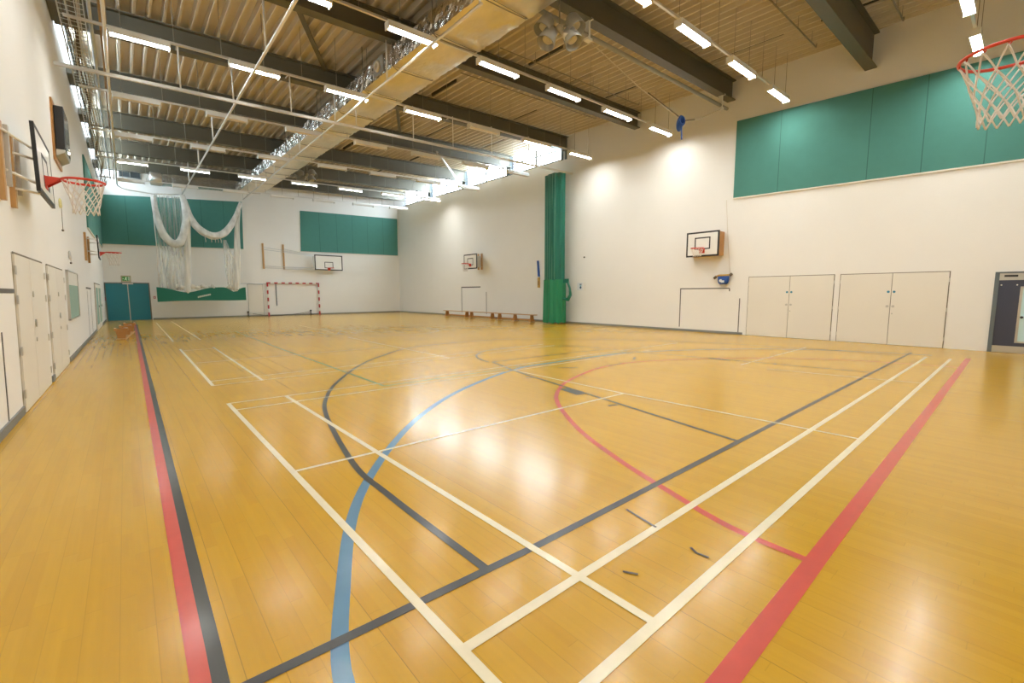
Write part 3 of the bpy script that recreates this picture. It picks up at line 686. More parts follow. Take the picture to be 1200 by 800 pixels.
# ------------------------------------------------------------------ rope with the blue strap
r = thing('sling_rope', 'thin rope slung from the grey ceiling pole holding a blue strap', 'rope', (13.4, 7.5, 6.95))
MB().tube([(9.0, 7.5, zp(9) - .1), (11.2, 7.5, 7.17), (13.25, 7.5, 6.92)], .012, 6).build('cord', 'rope_pale', r)
MB().tube([(11.6, 7.49, 7.15), (13.3, 7.49, 6.93)], .018, 6).build('dark_cord', 'rope', r)
MB().tube([(13.55, 7.5, 6.86), (14.6, 7.5, 7.17), (16.1, 7.5, zp(16.1) - .12)], .012, 6).build('cord', 'rope_pale', r)
MB().tube([(13.6, 7.49, 6.87), (14.3, 7.49, 7.08)], .018, 6).build('dark_cord', 'rope', r)
r = thing('strap_bundle', 'blue webbing strap bundled on the sling rope with its end hanging', 'strap', (13.42, 7.5, 6.85))
f = MB()
for k in range(7):
    a = k * .35; f.tube([Vector((13.42, 7.5, 6.83)) + Vector((.16 * math.cos(t) * (1 - .06 * k) + .02 * k, .05 * math.sin(a) + .02 * (k - 3), .12 * math.sin(t) - .02 * k)) for t in [2 * PI * q / 14 for q in range(14)]], .028, 6, closed=True)
f.build('strap_coil', 'blue_strap', r)
MB().bar((13.46, 7.47, 6.74), (13.50, 7.47, 6.28), .055, .02, (0, 1, 0)).build('strap_tail', 'blue_strap', r)
MB().tube([(13.57, 7.47, 6.80), (13.58, 7.46, 6.72), (13.52, 7.46, 6.70)], .015, 6).build('buckle', 'steel', r)

# ------------------------------------------------------------------ wall panels
def panel(lb, fn, pts, seams, inside, mat_='teal'):
    """pts: 4 corners (u,v) counter-clockwise from bottom left"""
    r = thing('wall_panel', lb, 'wall panel', fn(*pts[0], 0), 'teal acoustic wall panels')
    MB().hexa([fn(u, v, 0.002) for u, v in pts] + [fn(u, v, .045) for u, v in pts]).build('felt_face', mat_, r)
    (u0, b0), (u1, b1), (_, t1), (_, t0) = pts
    for u in seams:
        t = (u - u0) / (u1 - u0); vb = b0 + (b1 - b0) * t; vt = t0 + (t1 - t0) * t
        MB().hexa([fn(u - .01, vb, .04), fn(u + .01, vb, .04), fn(u + .01, vt, .04), fn(u - .01, vt, .04), fn(u - .01, vb, .0465), fn(u + .01, vb, .0465), fn(u + .01, vt, .0465), fn(u - .01, vt, .0465)]).build('panel_seam', 'teal_seam', r)
    MB().hexa([fn(u0, b0 - .045, .0), fn(u1, b1 - .045, .0), fn(u1, b1, .0), fn(u0, b0, .0), fn(u0, b0 - .045, .05), fn(u1, b1 - .045, .05), fn(u1, b1, .05), fn(u0, b0, .05)]).build('bottom_bead', 'teal_edge', r)
panel('long teal felt panel high on the right wall above the store doors', Rf, [(YF + .05, 4.70), (7.25, 4.93), (7.25, 7.58), (YF + .05, 7.20)], (-.2, 1.0, 2.2, 3.4, 5.8), 0)
panel('teal felt panel high on back wall behind the white net', Bf, [(-.84, 4.36), (6.2, 4.50), (6.27, 7.56), (-.80, 7.08)], (.4, 1.6, 2.8, 4.0, 5.2), 0)
panel('teal felt panel high on back wall beside the right corner', Bf, [(9.80, 4.57), (17.34, 4.66), (17.38, 7.62), (9.88, 7.42)], (11.15, 12.4, 13.6, 14.8, 16.1), 0)
panel('teal felt panel on the left wall end near the back corner', Lf, [(23.0, 3.98), (34.3, 4.15), (34.3, 6.9), (23.0, 6.6)], (26.0, 29.0, 32.0), 0)

# ------------------------------------------------------------------ basketball goals
def frame_axes(origin, out, right):
    o, n, u = Vector(origin), Vector(out).normalized(), Vector(right).normalized()
    return lambda a, b, c: o + u * a + Vector((0, 0, b)) + n * c         # a sideways, b up, c out from the board face
def board(r, fn, w_, h0, h1, th=.03, bw=.05, inner=(.59, .45), inner_z=.15, edge='board_black'):
    bd = MB().box(-w_ / 2, w_ / 2, h0, h1, -th, 0, fn).build('backboard', 'board_white', r)
    f = MB(); e = .003
    f.box(-w_ / 2, w_ / 2, h0, h0 + bw, 0, e, fn); f.box(-w_ / 2, w_ / 2, h1 - bw, h1, 0, e, fn); f.box(-w_ / 2, -w_ / 2 + bw, h0 + bw, h1 - bw, 0, e, fn); f.box(w_ / 2 - bw, w_ / 2, h0 + bw, h1 - bw, 0, e, fn)
    for s in (-1, 1): f.box(s * w_ / 2 - .004, s * w_ / 2 + .004, h0, h1, -th - .002, .002, fn)
    f.box(-w_ / 2, w_ / 2, h0 - .004, h0, -th - .002, .002, fn); f.box(-w_ / 2, w_ / 2, h1, h1 + .004, -th - .002, .002, fn)
    f.build('border', 'board_black', bd)
    iw, ih = inner; f = MB(); q = .045; z0 = h0 + inner_z
    f.box(-iw / 2, iw / 2, z0, z0 + q, 0, e, fn); f.box(-iw / 2, iw / 2, z0 + ih - q, z0 + ih, 0, e, fn); f.box(-iw / 2, -iw / 2 + q, z0 + q, z0 + ih - q, 0, e, fn); f.box(iw / 2 - q, iw / 2, z0 + q, z0 + ih - q, 0, e, fn)
    f.build('target_square', 'board_black', bd)
    return bd
def hoop(r, fn, zr, rad=.228, off=.15, tr=.011, strands=12, rows=5, cr=.006, flare=.62, seg=48, drop_=.45, net=True):
    cc = rad + off
    rim = MB().tube([fn(rad * math.cos(2 * PI * k / seg), zr, cc + rad * math.sin(2 * PI * k / seg)) for k in range(seg)], tr, 8, closed=True)
    ro = rim.build('rim', 'orange', r)
    f = MB(); f.add([fn(-.10, zr - .01, .004), fn(.10, zr - .01, .004), fn(.10, zr + .10 - .11, .004), fn(-.10, zr, .004), fn(-.09, zr - .15, .004), fn(.09, zr - .15, .004)], [(0, 1, 5, 4)])
    f.hexa([fn(-.10, zr - .16, 0), fn(.10, zr - .16, 0), fn(.10, zr + .01, 0), fn(-.10, zr + .01, 0), fn(-.10, zr - .16, .012), fn(.10, zr - .16, .012), fn(.10, zr + .01, .012), fn(-.10, zr + .01, .012)])
    f.hexa([fn(-.09, zr - .008, .0), fn(.09, zr - .008, .0), fn(.06, zr - .008, off + .03), fn(-.06, zr - .008, off + .03), fn(-.09, zr + .008, .0), fn(.09, zr + .008, .0), fn(.06, zr + .008, off + .03), fn(-.06, zr + .008, off + .03)])
    for s in (-1, 1): f.hexa([fn(s * .085, zr - .14, 0), fn(s * .085 + .008, zr - .14, 0), fn(s * .06 + .008, zr - .01, off + .02), fn(s * .06, zr - .01, off + .02), fn(s * .085, zr, 0), fn(s * .085 + .008, zr, 0), fn(s * .06 + .008, zr, off + .02), fn(s * .06, zr, off + .02)])
    f.build('rim_bracket', 'orange', r)
    f = MB()
    for k in range(strands):
        a = 2 * PI * (k + .5) / strands
        p = [Vector(fn((rad - .004) * math.cos(a + t * .03), zr - tr - .012 + .012 * abs(t - 1), cc + (rad - .004) * math.sin(a + t * .03))) for t in (0, 1, 2)]
        f.tube(p, .005, 5)
    f.build('net_hook', 'orange', r)
    if net:
        f = MB()
        def P(a, t):
            rr = rad * (1 - (1 - flare) * min(1, t * 1.25) ** .8) * (1 + .02 * math.sin(3 * a + 5 * t)); return Vector(fn(rr * math.cos(a), zr - .02 - drop_ * t, cc + rr * math.sin(a)))
        for k in range(strands):
            for s in (-1, 1):
                pts = [P(2 * PI * (k + .5) / strands, 0)]
                for j in range(1, rows * 3 + 1):
                    t = j / (rows * 3); tt = .30 + .70 * max(0, (t - .30) / .70) if t > .3 else t
                    ph = min(t / .28, 1) * .5 + max(0, t - .28) / .72 * (rows - 1) * .5
                    pts.append(P(2 * PI * (k + .5 + s * ph) / strands, t))
                f.tube(pts, cr, 5)
        f.build('hoop_net', 'cord', r)
def battens(r, fn, us, z0, z1, o0=.0, o1=.05, w_=.09):
    for u in us: MB().box(u - w_ / 2, u + w_ / 2, z0, z1, o0, o1, fn).build('wall_batten', 'wood', r)

# A: near goal on the left wall
ox = -.735
r = thing('basketball_goal', 'near side basketball goal swung out from the left wall, red ring and net', 'basketball goal', (XL(9.4, 3), 9.4, 2.9), 'basketball goals')
fn = frame_axes((ox, 9.4, 0), (1, 0, 0), (0, -1, 0))
board(r, fn, 1.62, 2.87, 3.74, th=.035)
hoop(r, frame_axes((ox, 9.28, 0), (1, 0, 0), (0, -1, 0)), 3.17, .235, .16, tr=.017)
battens(r, Lf, (7.95, 8.60), 2.62, 3.52, .0, .05, .10)
f = MB()
for (z, y0, y1) in ((3.42, 7.9, 8.75), (2.98, 8.0, 8.75), (3.30, 8.55, 8.8), (2.86, 8.55, 8.8)):
    f.tube([(XL(y0, z) + .05, y0, z), (ox - .035, y1, z)], .017, 8)
f.build('swing_arm', 'white_metal', r)
f = MB(); f.box(8.02, 8.10, 2.80, 3.50, .05, .09, Lf); f.box(8.70, 8.76, 2.80, 3.50, .05, .09, Lf); f.build('arm_bracket', 'steel', r)
# C: far goal on the left wall
r = thing('basketball_goal', 'far small basketball goal on left wall next to the teal panel end', 'basketball goal', (XL(22, 3), 22.3, 2.8), 'basketball goals')
fn = frame_axes((-.58, 22.3, 0), (1, 0, 0), (0, -1, 0))
board(r, fn, 1.25, 2.80, 3.60); hoop(r, fn, 3.05, .225, .15, tr=.016, rows=4)
battens(r, Lf, (21.0, 22.6), 2.66, 3.60, .0, .06, .13)
f = MB()
for z in (3.4, 2.98):
    for y in (21.0, 22.6): f.tube([(XL(y, z) + .06, y, z), (-.61, y + .1, z)], .02, 8)
f.build('swing_arm', 'white_metal', r)
# D: back wall goal swung sideways
r = thing('basketball_goal', 'basketball goal on long arms reaching sideways above the red and white goal', 'basketball goal', (11.5, 34, 3.2), 'basketball goals')
fn = frame_axes((11.53, 33.9, 0), (0, -1, 0), (1, 0, 0))
board(r, fn, 2.0, 3.24, 4.34, inner=(.62, .46), bw=.07); hoop(r, fn, 3.40, .225, .15, tr=.018, rows=4, net=False)
battens(r, Bf, (7.35, 8.63), 3.24, 4.96, -.004, .07, .10)
f = MB()
for (z0, z1) in ((4.70, 4.28), (4.55, 4.20), (3.42, 3.40), (3.30, 3.30)):
    f.tube([(7.35, 34.44, z0), (10.6, 33.95, z1)], .012, 6); f.tube([(8.63, 34.44, z0 - .05), (10.6, 33.95, z1)], .012, 6)
f.build('swing_arm', 'galv', r)
f = MB(); f.box(10.42, 10.54, 3.35, 4.2, .56, .60, Bf); f.build('arm_bracket', 'steel', r)
# E: far goal on the right wall
r = thing('basketball_goal', 'far basketball goal on the right wall above the wooden benches', 'basketball goal', (16.3, 22.7, 3.0), 'basketball goals')
fn = frame_axes((16.28, 22.72, 0), (-1, 0, 0), (0, 1, 0))
board(r, fn, 1.36, 3.03, 3.93, inner=(.6, .44), inner_z=.22, bw=.06); hoop(r, fn, 3.34, .225, .15, tr=.018, rows=4)
battens(r, Rf, (22.75, 23.1), 3.02, 4.02, .0, .07, .11)
f = MB()
for z in (3.8, 3.2):
    for y in (22.75, 23.1): f.tube([(XR(y) - .07, y, z), (16.31, y - .2, z)], .025, 8)
f.box(22.6, 22.7, 3.15, 3.85, .25, .75, Rf)
f.build('swing_arm', 'steel', r)
# F: near goal on the right wall
r = thing('basketball_goal', 'basketball goal on the right wall above a taped goal outline and blue bag', 'basketball goal', (16.5, 8.1, 2.9), 'basketball goals')
fn = frame_axes((16.46, 8.12, 0), (-1, 0, 0), (0, 1, 0))
board(r, fn, 1.24, 2.88, 3.79, inner=(.60, .45), inner_z=.26, bw=.055); hoop(r, fn, 3.16, .225, .15, tr=.014, rows=4, drop_=.28)
f = MB(); f.box(7.52, 7.60, 2.90, 3.76, 0, .44, Rf); f.box(8.62, 8.70, 2.90, 3.76, 0, .44, Rf); f.box(7.6, 8.62, 2.90, 2.98, 0, .4, Rf); f.box(7.6, 8.62, 3.68, 3.76, 0, .4, Rf); f.build('wall_frame', 'wood_dark', r)
# G: goal on the front wall, its ring in the top right corner
r = thing('basketball_goal', 'large red basketball ring and white net in the top right corner', 'basketball goal', (4.45, -.3, 2.9), 'basketball goals')
GX, GY, GZ = 4.44, .20, 3.05
fn = frame_axes((GX, GY - .385, 0), (0, 1, 0), (1, 0, 0))
board(r, fn, 1.8, 2.75, 3.85); hoop(r, fn, GZ, .235, .15, tr=.011, cr=.0055, rows=6, strands=13, seg=64, drop_=.41, flare=.50)
f = MB()
for xx in (GX - .5, GX + .5):
    for z in (2.95, 3.6): f.tube([(xx, YF - .01, z), (xx, GY - .40, z)], .02, 8)
f.build('swing_arm', 'white_metal', r)

# scoreboard on the left wall
r = thing('scoreboard', 'dark scoreboard box on a wooden backing high on the left wall', 'scoreboard', Lf(13.6, 4.5), None)
MB().box(13.7, 15.0, 4.36, 5.62, 0, .035, Lf).build('wooden_backing', 'wood_dark', r)
MB().box(13.8, 14.85, 4.60, 5.50, .04, .19, Lf).build('scoreboard_case', 'black', r, bevel=.01)
MB().box(13.84, 14.81, 4.64, 5.46, .19, .195, Lf).build('scoreboard_face', 'scoreface', r)
MB().hexa([Lf(13.8, 4.60, .04), Lf(14.85, 4.60, .04), Lf(14.85, 4.60, .19), Lf(13.8, 4.60, .19), Lf(13.8, 4.46, .04), Lf(14.85, 4.46, .04), Lf(14.85, 4.54, .17), Lf(13.8, 4.54, .17)]).build('lower_ledge', 'steel', r)

# ------------------------------------------------------------------ left wall fittings
r = thing('noticeboard', 'teal noticeboard with pale header on the left wall past the doors', 'noticeboard', Lf(14.5, .95))
MB().box(14.45, 16.95, .95, 1.74, .0, .03, Lf).build('felt_area', 'noticeboard', r)
MB().box(14.45, 16.95, 1.74, 2.05, .0, .03, Lf).build('header_strip', 'white_metal', r)
f = MB(); f.box(14.42, 16.98, 2.05, 2.08, 0, .045, Lf); f.box(14.42, 16.98, .92, .95, 0, .045, Lf); f.box(14.42, 14.45, .92, 2.08, 0, .045, Lf); f.box(16.95, 16.98, .92, 2.08, 0, .045, Lf); f.build('board_frame', 'steel', r)
def outline(lb, fn, bars, group='taped goal outlines on the walls'):
    r = thing('goal_outline', lb, 'goal outline', fn(bars[0][0], bars[0][2], 0), group)
    for (u0, u1, v0, v1) in bars: MB().box(u0, u1, v0, v1, 0.001, .005, fn).build('tape_strip', 'black_tape', r)
outline('dark taped goal outline on the left wall beside the first double door', Lf, [(5.0, 9.1, 1.53, 1.585), (9.08, 9.13, .0, 1.585), (7.38, 7.42, .0, 1.1)])
outline('thin taped goal outline on the left wall in front of far white doors', Lf, [(20.5, 22.9, 1.70, 1.76), (20.9, 20.94, .12, 1.65), (22.6, 22.64, .12, 1.70)])
outline('dark taped goal outline on right wall below the blue bag', Rf, [(7.24, 9.2, 1.67, 1.71), (9.16, 9.20, .16, 1.71), (7.22, 7.26, 1.58, 1.68), (6.84, 6.875, .09, 1.32)])
outline('thin taped goal outline on right wall behind the benches', Rf, [(22.95, 25.15, 1.90, 1.97), (25.10, 25.16, .25, 1.97), (22.30, 22.35, .22, 1.62)])
for (y, z, h, lb) in ((13.8, 3.42, .45, 'small yellowish pull cord switch on left wall below scoreboard'), (15.1, 2.40, .06, 'tiny pull cord end hanging on left wall above the noticeboard')):
    r = thing('pull_cord', lb, 'pull cord', Lf(y, z))
    f = MB(); f.lathe([(0, 0), (.022, 0), (.03, .05), (.025, .16), (.012, .2), (0, .2)], Lf(y, z - .05, .05), (0, 0, 1), 12); f.build('switch_body', 'cord_switch' if h > .1 else 'steel', r)
    MB().tube([Lf(y, z - .05, .06), Lf(y, z - .05 - h, .06)], .005, 5).build('cord', 'rope', r)
    MB().lathe([(0, 0), (.02, .01), (.02, .04), (0, .05)], Lf(y, z - .1 - h, .06), (0, 0, 1), 10).build('cord_knob', 'rope', r)
# upturned bench on the floor
def bench(name, lb, c, yaw, length, flip=False, mids=1, grp='wooden gym benches'):
    r = thing(name, lb, 'bench', (0, 0, 0), grp)
    H = .40
    fz = (lambda z: H - z) if flip else (lambda z: z)
    ca, sa = math.cos(yaw), math.sin(yaw)
    fn = lambda a, b, z: (a * ca - b * sa, a * sa + b * ca, fz(z))
    MB().box(-length / 2, length / 2, -.125, .125, H - .04, H, fn).build('seat_plank', 'wood', r, bevel=.006)
    MB().box(-length / 2 + .25, length / 2 - .25, -.022, .022, .07, .15, fn).build('balance_beam', 'wood_dark', r)
    xs = [-length / 2 + .3, length / 2 - .3] + ([0] if mids else [])
    for a in xs:
        lg = MB(); lg.hexa([fn(a - .022, -.16, .03), fn(a + .022, -.16, .03), fn(a + .022, .16, .03), fn(a - .022, .16, .03), fn(a - .022, -.10, H - .04), fn(a + .022, -.10, H - .04), fn(a + .022, .10, H - .04), fn(a - .022, .10, H - .04)])
        for s in (-1, 1): lg.box(a - .07, a + .07, s * .15 - .03, s * .15 + .03, .02, .10, fn)
        o = lg.build('leg', 'wood_dark', r)
        ft = MB(); 
        for s in (-1, 1): ft.box(a - .05, a + .05, s * .15 - .025, s * .15 + .025, .0, .02, fn)
        ft.build('rubber_foot', 'rubber', o)
    r.location = c; return r
bench('gym_bench', 'wooden gym bench lying upturned on the floor before the teal door', (-.06, 21.6, 0), math.radians(86.0), 4.0, True)
bench('gym_bench', 'wooden gym bench along the right wall, closest to the back corner', (16.42, 24.5, 0), math.radians(90), 2.9, False, 0)
bench('gym_bench', 'wooden gym bench along the right wall, middle of the three', (16.36, 21.7, 0), math.radians(90), 2.7, False, 0)
bench('gym_bench', 'wooden gym bench along the right wall, closest to the green curtain', (16.30, 18.55, 0), math.radians(90), 3.3, False, 1)

# ------------------------------------------------------------------ back wall fittings
r = thing('exit_sign', 'small green running man exit sign above the teal double door', 'exit sign', Bf(.12, 2.22))
MB().box(-.10, .34, 2.22, 2.60, 0, .07, Bf).build('sign_housing', 'housing', r, bevel=.01)
MB().box(-.04, .28, 2.30, 2.54, .07, .078, Bf).build('sign_face', 'exit_green', r)
f = MB()
def bb(u0, v0, u1, v1, w_):
    d = Vector((u1 - u0, v1 - v0)); n_ = Vector((-d.y, d.x)).normalized() * w_ / 2
    f.hexa([Bf(u0 + n_.x, v0 + n_.y, .078), Bf(u0 - n_.x, v0 - n_.y, .078), Bf(u1 - n_.x, v1 - n_.y, .078), Bf(u1 + n_.x, v1 + n_.y, .078), Bf(u0 + n_.x, v0 + n_.y, .082), Bf(u0 - n_.x, v0 - n_.y, .082), Bf(u1 - n_.x, v1 - n_.y, .082), Bf(u1 + n_.x, v1 + n_.y, .082)])
dot(f, Bf, .135, 2.50, .018, .078, .082, 10)
bb(.13, 2.48, .105, 2.41, .035); bb(.13, 2.475, .17, 2.44, .014); bb(.12, 2.47, .08, 2.45, .014); bb(.105, 2.41, .145, 2.375, .018); bb(.145, 2.375, .15, 2.325, .018); bb(.105, 2.41, .085, 2.36, .018); bb(.085, 2.36, .045, 2.35, .018)
bb(.22, 2.52, .22, 2.32, .012); bb(.26, 2.52, .26, 2.32, .012); bb(.22, 2.515, .26, 2.515, .012); bb(-.02, 2.42, .03, 2.42, .014); bb(-.02, 2.42, .0, 2.445, .012); bb(-.02, 2.42, .0, 2.395, .012)
f.build('running_man', 'exit_white', r)
for (x0, z0, s, lb) in ((-.965, 1.18, .13, 'red call point on back wall left of the teal door'), (1.30, 1.26, .11, 'red call point on back wall right of the teal door')):
    r = thing('call_point', lb, 'call point', Bf(x0, z0), 'red call points')
    MB().box(x0, x0 + s, z0, z0 + s + .03, -.004, .05, Bf).build('call_point_case', 'red_point', r, bevel=.008); MB().box(x0 + .03, x0 + s - .03, z0 + .03, z0 + s, .05, .056, Bf).build('break_glass', 'notice', r)
# red and white goal
r = thing('handball_goal', 'red and white banded goal frame against the back wall', 'goal', (9.15, 34.4, 0))
gx0, gx1, gz, gy = 7.47, 10.86, 2.28, 34.36
def banded(p, q, n, axis):
    p, q = Vector(p), Vector(q); ms = {0: MB(), 1: MB()}
    for k in range(n): ms[k % 2].bar(p + (q - p) * (k / n), p + (q - p) * ((k + 1) / n), .085, .085, (0, 1, 0))
    return ms
for (p, q, n) in (((gx0, gy, 0), (gx0, gy, gz), 9), ((gx1, gy, 0), (gx1, gy, gz), 9)):
    ms = banded(q, p, n, 2); o = ms[1].build('post', 'goal_white', r); ms[0].build('red_band', 'goal_red', o)
ms = banded((gx0 - .042, gy, gz), (gx1 + .042, gy, gz), 15, 0); o = ms[1].build('crossbar', 'goal_white', r); ms[0].build('red_band', 'goal_red', o)
f = MB(); f.tube([(gx0, gy + .05, gz - .05), (5.9, 34.47, 2.22)], .012, 6); f.tube([(gx0, gy + .05, .2), (6.3, 34.47, .25)], .012, 6); f.build('stay_wire', 'galv', r)
tag(MB().box(8.00, 8.06, .70, 2.24, .0, .03, Bf).build('tape_strip', 'blue_notice'.replace('blue_notice', 'grey_post')), 'blue grey vertical strip on back wall inside the goal', 'strip')
for (x0, lb) in ((6.22, 'small black floor bolt at the back wall left of the goal'), (10.25, 'small black cable winder at the foot of the back wall in the goal')):
    f = MB(); f.box(x0 - .05, x0 + .05, .27, .36, .02, .14, Bf); f.tube([Bf(x0, .30, .08), Bf(x0, 0, .08)], .03, 8); f.box(x0 - .09, x0 + .09, 0, .03, .01, .16, Bf)
    tag(f.build('floor_bolt', 'black'), lb, 'bolt')
o = MB().tube([(6.5, 34.40, .18), (7.3, 34.40, .05), (8.2, 34.40, .02), (9.3, 34.40, .10), (10.2, 34.38, .22)], .014, 6).build('loose_cable', 'black')
tag(o, 'thin black cable trailing along the foot of the back wall', 'cable')

# ------------------------------------------------------------------ white cricket net
NY = 33.3
r = thing('cricket_net', 'white cricket net bunched up in swags with a raised green skirt', 'net', (3.6, NY, 1.1))
def sheet(x0f, x1f, z0, z1, y, nx, nz, amp, fr):
    V = []; F = []
    for j in range(nz + 1):
        z = z0 + (z1 - z0) * j / nz
        for i in range(nx + 1):
            t = i / nx; xx = x0f(z) + (x1f(z) - x0f(z)) * t
            V.append((xx, y + amp * math.sin(fr * t * 2 * PI) + .3 * amp * math.sin(fr * 2.7 * t * 2 * PI + z), z))
    for j in range(nz):
        for i in range(nx): a = j * (nx + 1) + i; F.append((a, a + 1, a + nx + 2, a + nx + 1))
    return V, F
V, F = sheet(lambda z: 1.60 if z > 4.5 else 1.72 - .06 * (4.5 - z), lambda z: 2.98, 1.75, 7.27, NY + .22, 60, 12, .06, 9)
MB().add(V, F, True).build('sheer_panel', 'net_white', r)
MB().tube([(1.56, NY + .05, 7.3), (1.60, NY + .05, 4.4), (1.55, NY + .05, 2.0)], .02, 6).build('edge_cord', 'cord', r)
def swag(pts, rad):
    P_ = smooth([(p[0], p[1]) for p in pts], 6); n = len(P_)
    V = [(p[0], NY + .02 * math.sin(i * .9), p[1]) for i, p in enumerate(P_)]
    rr = [rad * (.5 + .6 * math.sin(PI * i / (n - 1))) * (1 + .03 * math.sin(i * .9)) for i in range(n)]
    return MB().tube(V, rr, 12)
swag([(1.63, 7.2), (1.68, 6.4), (1.86, 5.3), (2.12, 4.72), (2.46, 4.48), (2.80, 4.7), (3.02, 5.4), (3.11, 6.2), (3.05, 6.9), (2.98, 7.38)], .21).build('swag', 'net_roll', r)
swag([(3.02, 7.38), (3.15, 6.8), (3.27, 6.2), (3.56, 5.62), (3.98, 5.24), (4.42, 5.10), (4.96, 5.3), (5.44, 5.92), (5.76, 6.6), (6.0, 7.3)], .20).build('swag', 'net_roll', r)
for (pts, rr) in (([(3.06, 7.2), (3.16, 6.1), (3.06, 4.4), (2.96, 2.6), (2.90, 1.75), (2.93, 1.33)], [.06, .14, .165, .175, .17, .03]), ([(5.98, 7.2), (5.74, 6.0), (5.62, 4.2), (5.48, 2.5), (5.42, 1.9), (5.50, 1.55)], [.05, .13, .19, .22, .21, .03])):
    V = smooth([(p[0], p[1]) for p in pts], 5); n = len(V); R_ = []
    for i in range(n):
        t = i / (n - 1) * (len(rr) - 1); k = min(int(t), len(rr) - 2); R_.append(rr[k] + (rr[k + 1] - rr[k]) * (t - k))
    MB().tube([(p[0], NY - .02, p[1]) for p in V], R_, 14).build('gathered_column', 'net_column', r)
MB().tube([(2.25, NY + .1, 4.3), (2.25, NY + .1, 3.0), (2.3, NY + .1, 1.75)], [.10, .30, .30], 12).build('gathered_column', 'net_white', r)
MB().tube([(5.0, NY + .1, 4.9), (5.2, NY + .1, 3.4), (5.35, NY + .1, 1.75)], [.1, .3, .32], 12).build('gathered_column', 'net_white', r)
n = 40; top = []; 
for i in range(n + 1):
    t = i / n; xx = 1.42 + (5.93 - 1.42) * t
    zt_ = 1.95 - .32 * math.exp(-((xx - 2.85) / .85) ** 2) - .28 * math.exp(-((xx - 5.3) / .30) ** 2)
    zb_ = 1.07 + .09 * t + .03 * math.sin(t * 5)
    top.append((xx, zt_, zb_))
V = []; F = []
for (xx, a, c) in top:
    yy = NY - .16 + .02 * math.sin(xx * 5); V += [(xx, yy, c), (xx, yy, a), (xx, yy + .03, a), (xx, yy + .03, c)]
for i in range(n):
    for j in range(4): F.append((i * 4 + j, i * 4 + (j + 1) % 4, (i + 1) * 4 + (j + 1) % 4, (i + 1) * 4 + j))
F += [(0, 1, 2, 3), (n * 4 + 3, n * 4 + 2, n * 4 + 1, n * 4)]
sk = MB().add(V, F).build('green_skirt', 'green_skirt', r)
f = MB()
for k in range(9):
    u = 3.36 + k * .075; v = 1.29 + k * .0185
    f.hexa([(u, NY - .19, v), (u + .062, NY - .19, v + .014), (u + .062, NY - .19, v + .11), (u, NY - .19, v + .095), (u, NY - .165, v), (u + .062, NY - .165, v + .014), (u + .062, NY - .165, v + .11), (u, NY - .165, v + .095)])
f.build('printed_patch', 'patch', sk)
for (cx, cz, w_) in ((2.55, 1.95, .24), (3.3, 1.92, .36), (3.75, 1.93, .28), (5.15, 1.95, .22), (4.2, 1.95, .12)):
    f = MB(); f.tube([(cx - w_, NY, cz - .05), (cx - w_ * .4, NY - .06, cz + .09), (cx + .3 * w_, NY - .05, cz - .02), (cx + w_, NY, cz + .02)], [.05, .14, .12, .04], 10); f.build('folded_net', 'net_column', r)
f = MB()
for k, xx in enumerate((3.95, 4.25, 4.45, 4.6, 4.75)):
    f.tube([(xx, NY - .18, 4.98), (xx + .03, NY - .18, 4.78), (xx + .02, NY - .18, 4.68)], .018, 6)
f.tube([(3.75, NY - .12, 5.18), (4.3, NY - .2, 4.98), (4.8, NY - .2, 5.0), (5.1, NY - .12, 5.2)], .035, 8)
f.build('net_clip', 'rope_pale', r)

# ------------------------------------------------------------------ green division curtain, parked at the right wall
CY, CX = 15.62, 16.38
r = thing('division_curtain', 'green netting division curtain gathered against the right wall', 'curtain', (CX, CY, 0))
def pleated(cx, cy, wx, wy, z0, z1, folds, amp, nz, hem=0, seed=1):
    rnd = random.Random(seed); ph = [rnd.uniform(0, 6.28) for _ in range(4)]; na = folds * 10; V = []; F = []
    for j in range(nz + 1):
        t = j / nz; z = z0 + (z1 - z0) * t
        for i in range(na):
            a = 2 * PI * i / na
            m_ = 1 + amp * math.sin(folds * a + ph[0] + .5 * math.sin(3 * t)) + .7 * amp * math.sin(5 * a + ph[1] + .4 * t)
            sp = 1 + .07 * (1 - t) if hem else 1
            zz = z + (hem * (.5 + .5 * math.sin(folds * a + ph[2])) if j == 0 else 0)
            V.append((cx + wx * math.cos(a) * m_ * sp, cy + wy * math.sin(a) * m_ * sp, zz))
    for j in range(nz):
        for i in range(na): F.append((j * na + i, j * na + (i + 1) % na, (j + 1) * na + (i + 1) % na, (j + 1) * na + i))
    return MB().add(V, F, True)
pleated(CX, CY, .30, .56, 2.15, 7.30, 9, .09, 10, seed=3).build('netting', 'net_green', r)
f = MB()
for k in range(7):
    a = PI * .62 + k * .27; px_, py_ = CX + .33 * math.cos(a), CY + .62 * math.sin(a)
    f.tube([(px_, py_, 2.2), (px_ + random.uniform(-.03, .03), py_ + random.uniform(-.03, .03), 4.7), (px_, py_, 7.25)], .008, 5)
f.build('net_strand', 'net_strand', r)
pleated(CX, CY, .33, .62, .02, 2.20, 11, .085, 8, hem=.07, seed=5).build('canvas_skirt', 'green_canvas', r)
f = MB(); f.box(CX - .1, CX - .06, 14.62, 15.2, 2.02, 2.22); f.tube([(CX - .1, 14.66, 2.05), (CX - .12, 14.50, 1.75), (CX - .12, 14.46, 1.45), (CX - .12, 14.60, 1.22), (CX - .1, 14.95, 1.24), (CX - .08, 15.2, 1.4)], [.05, .05, .075, .09, .07, .04], 10); f.build('tie_strap', 'green_skirt', r)
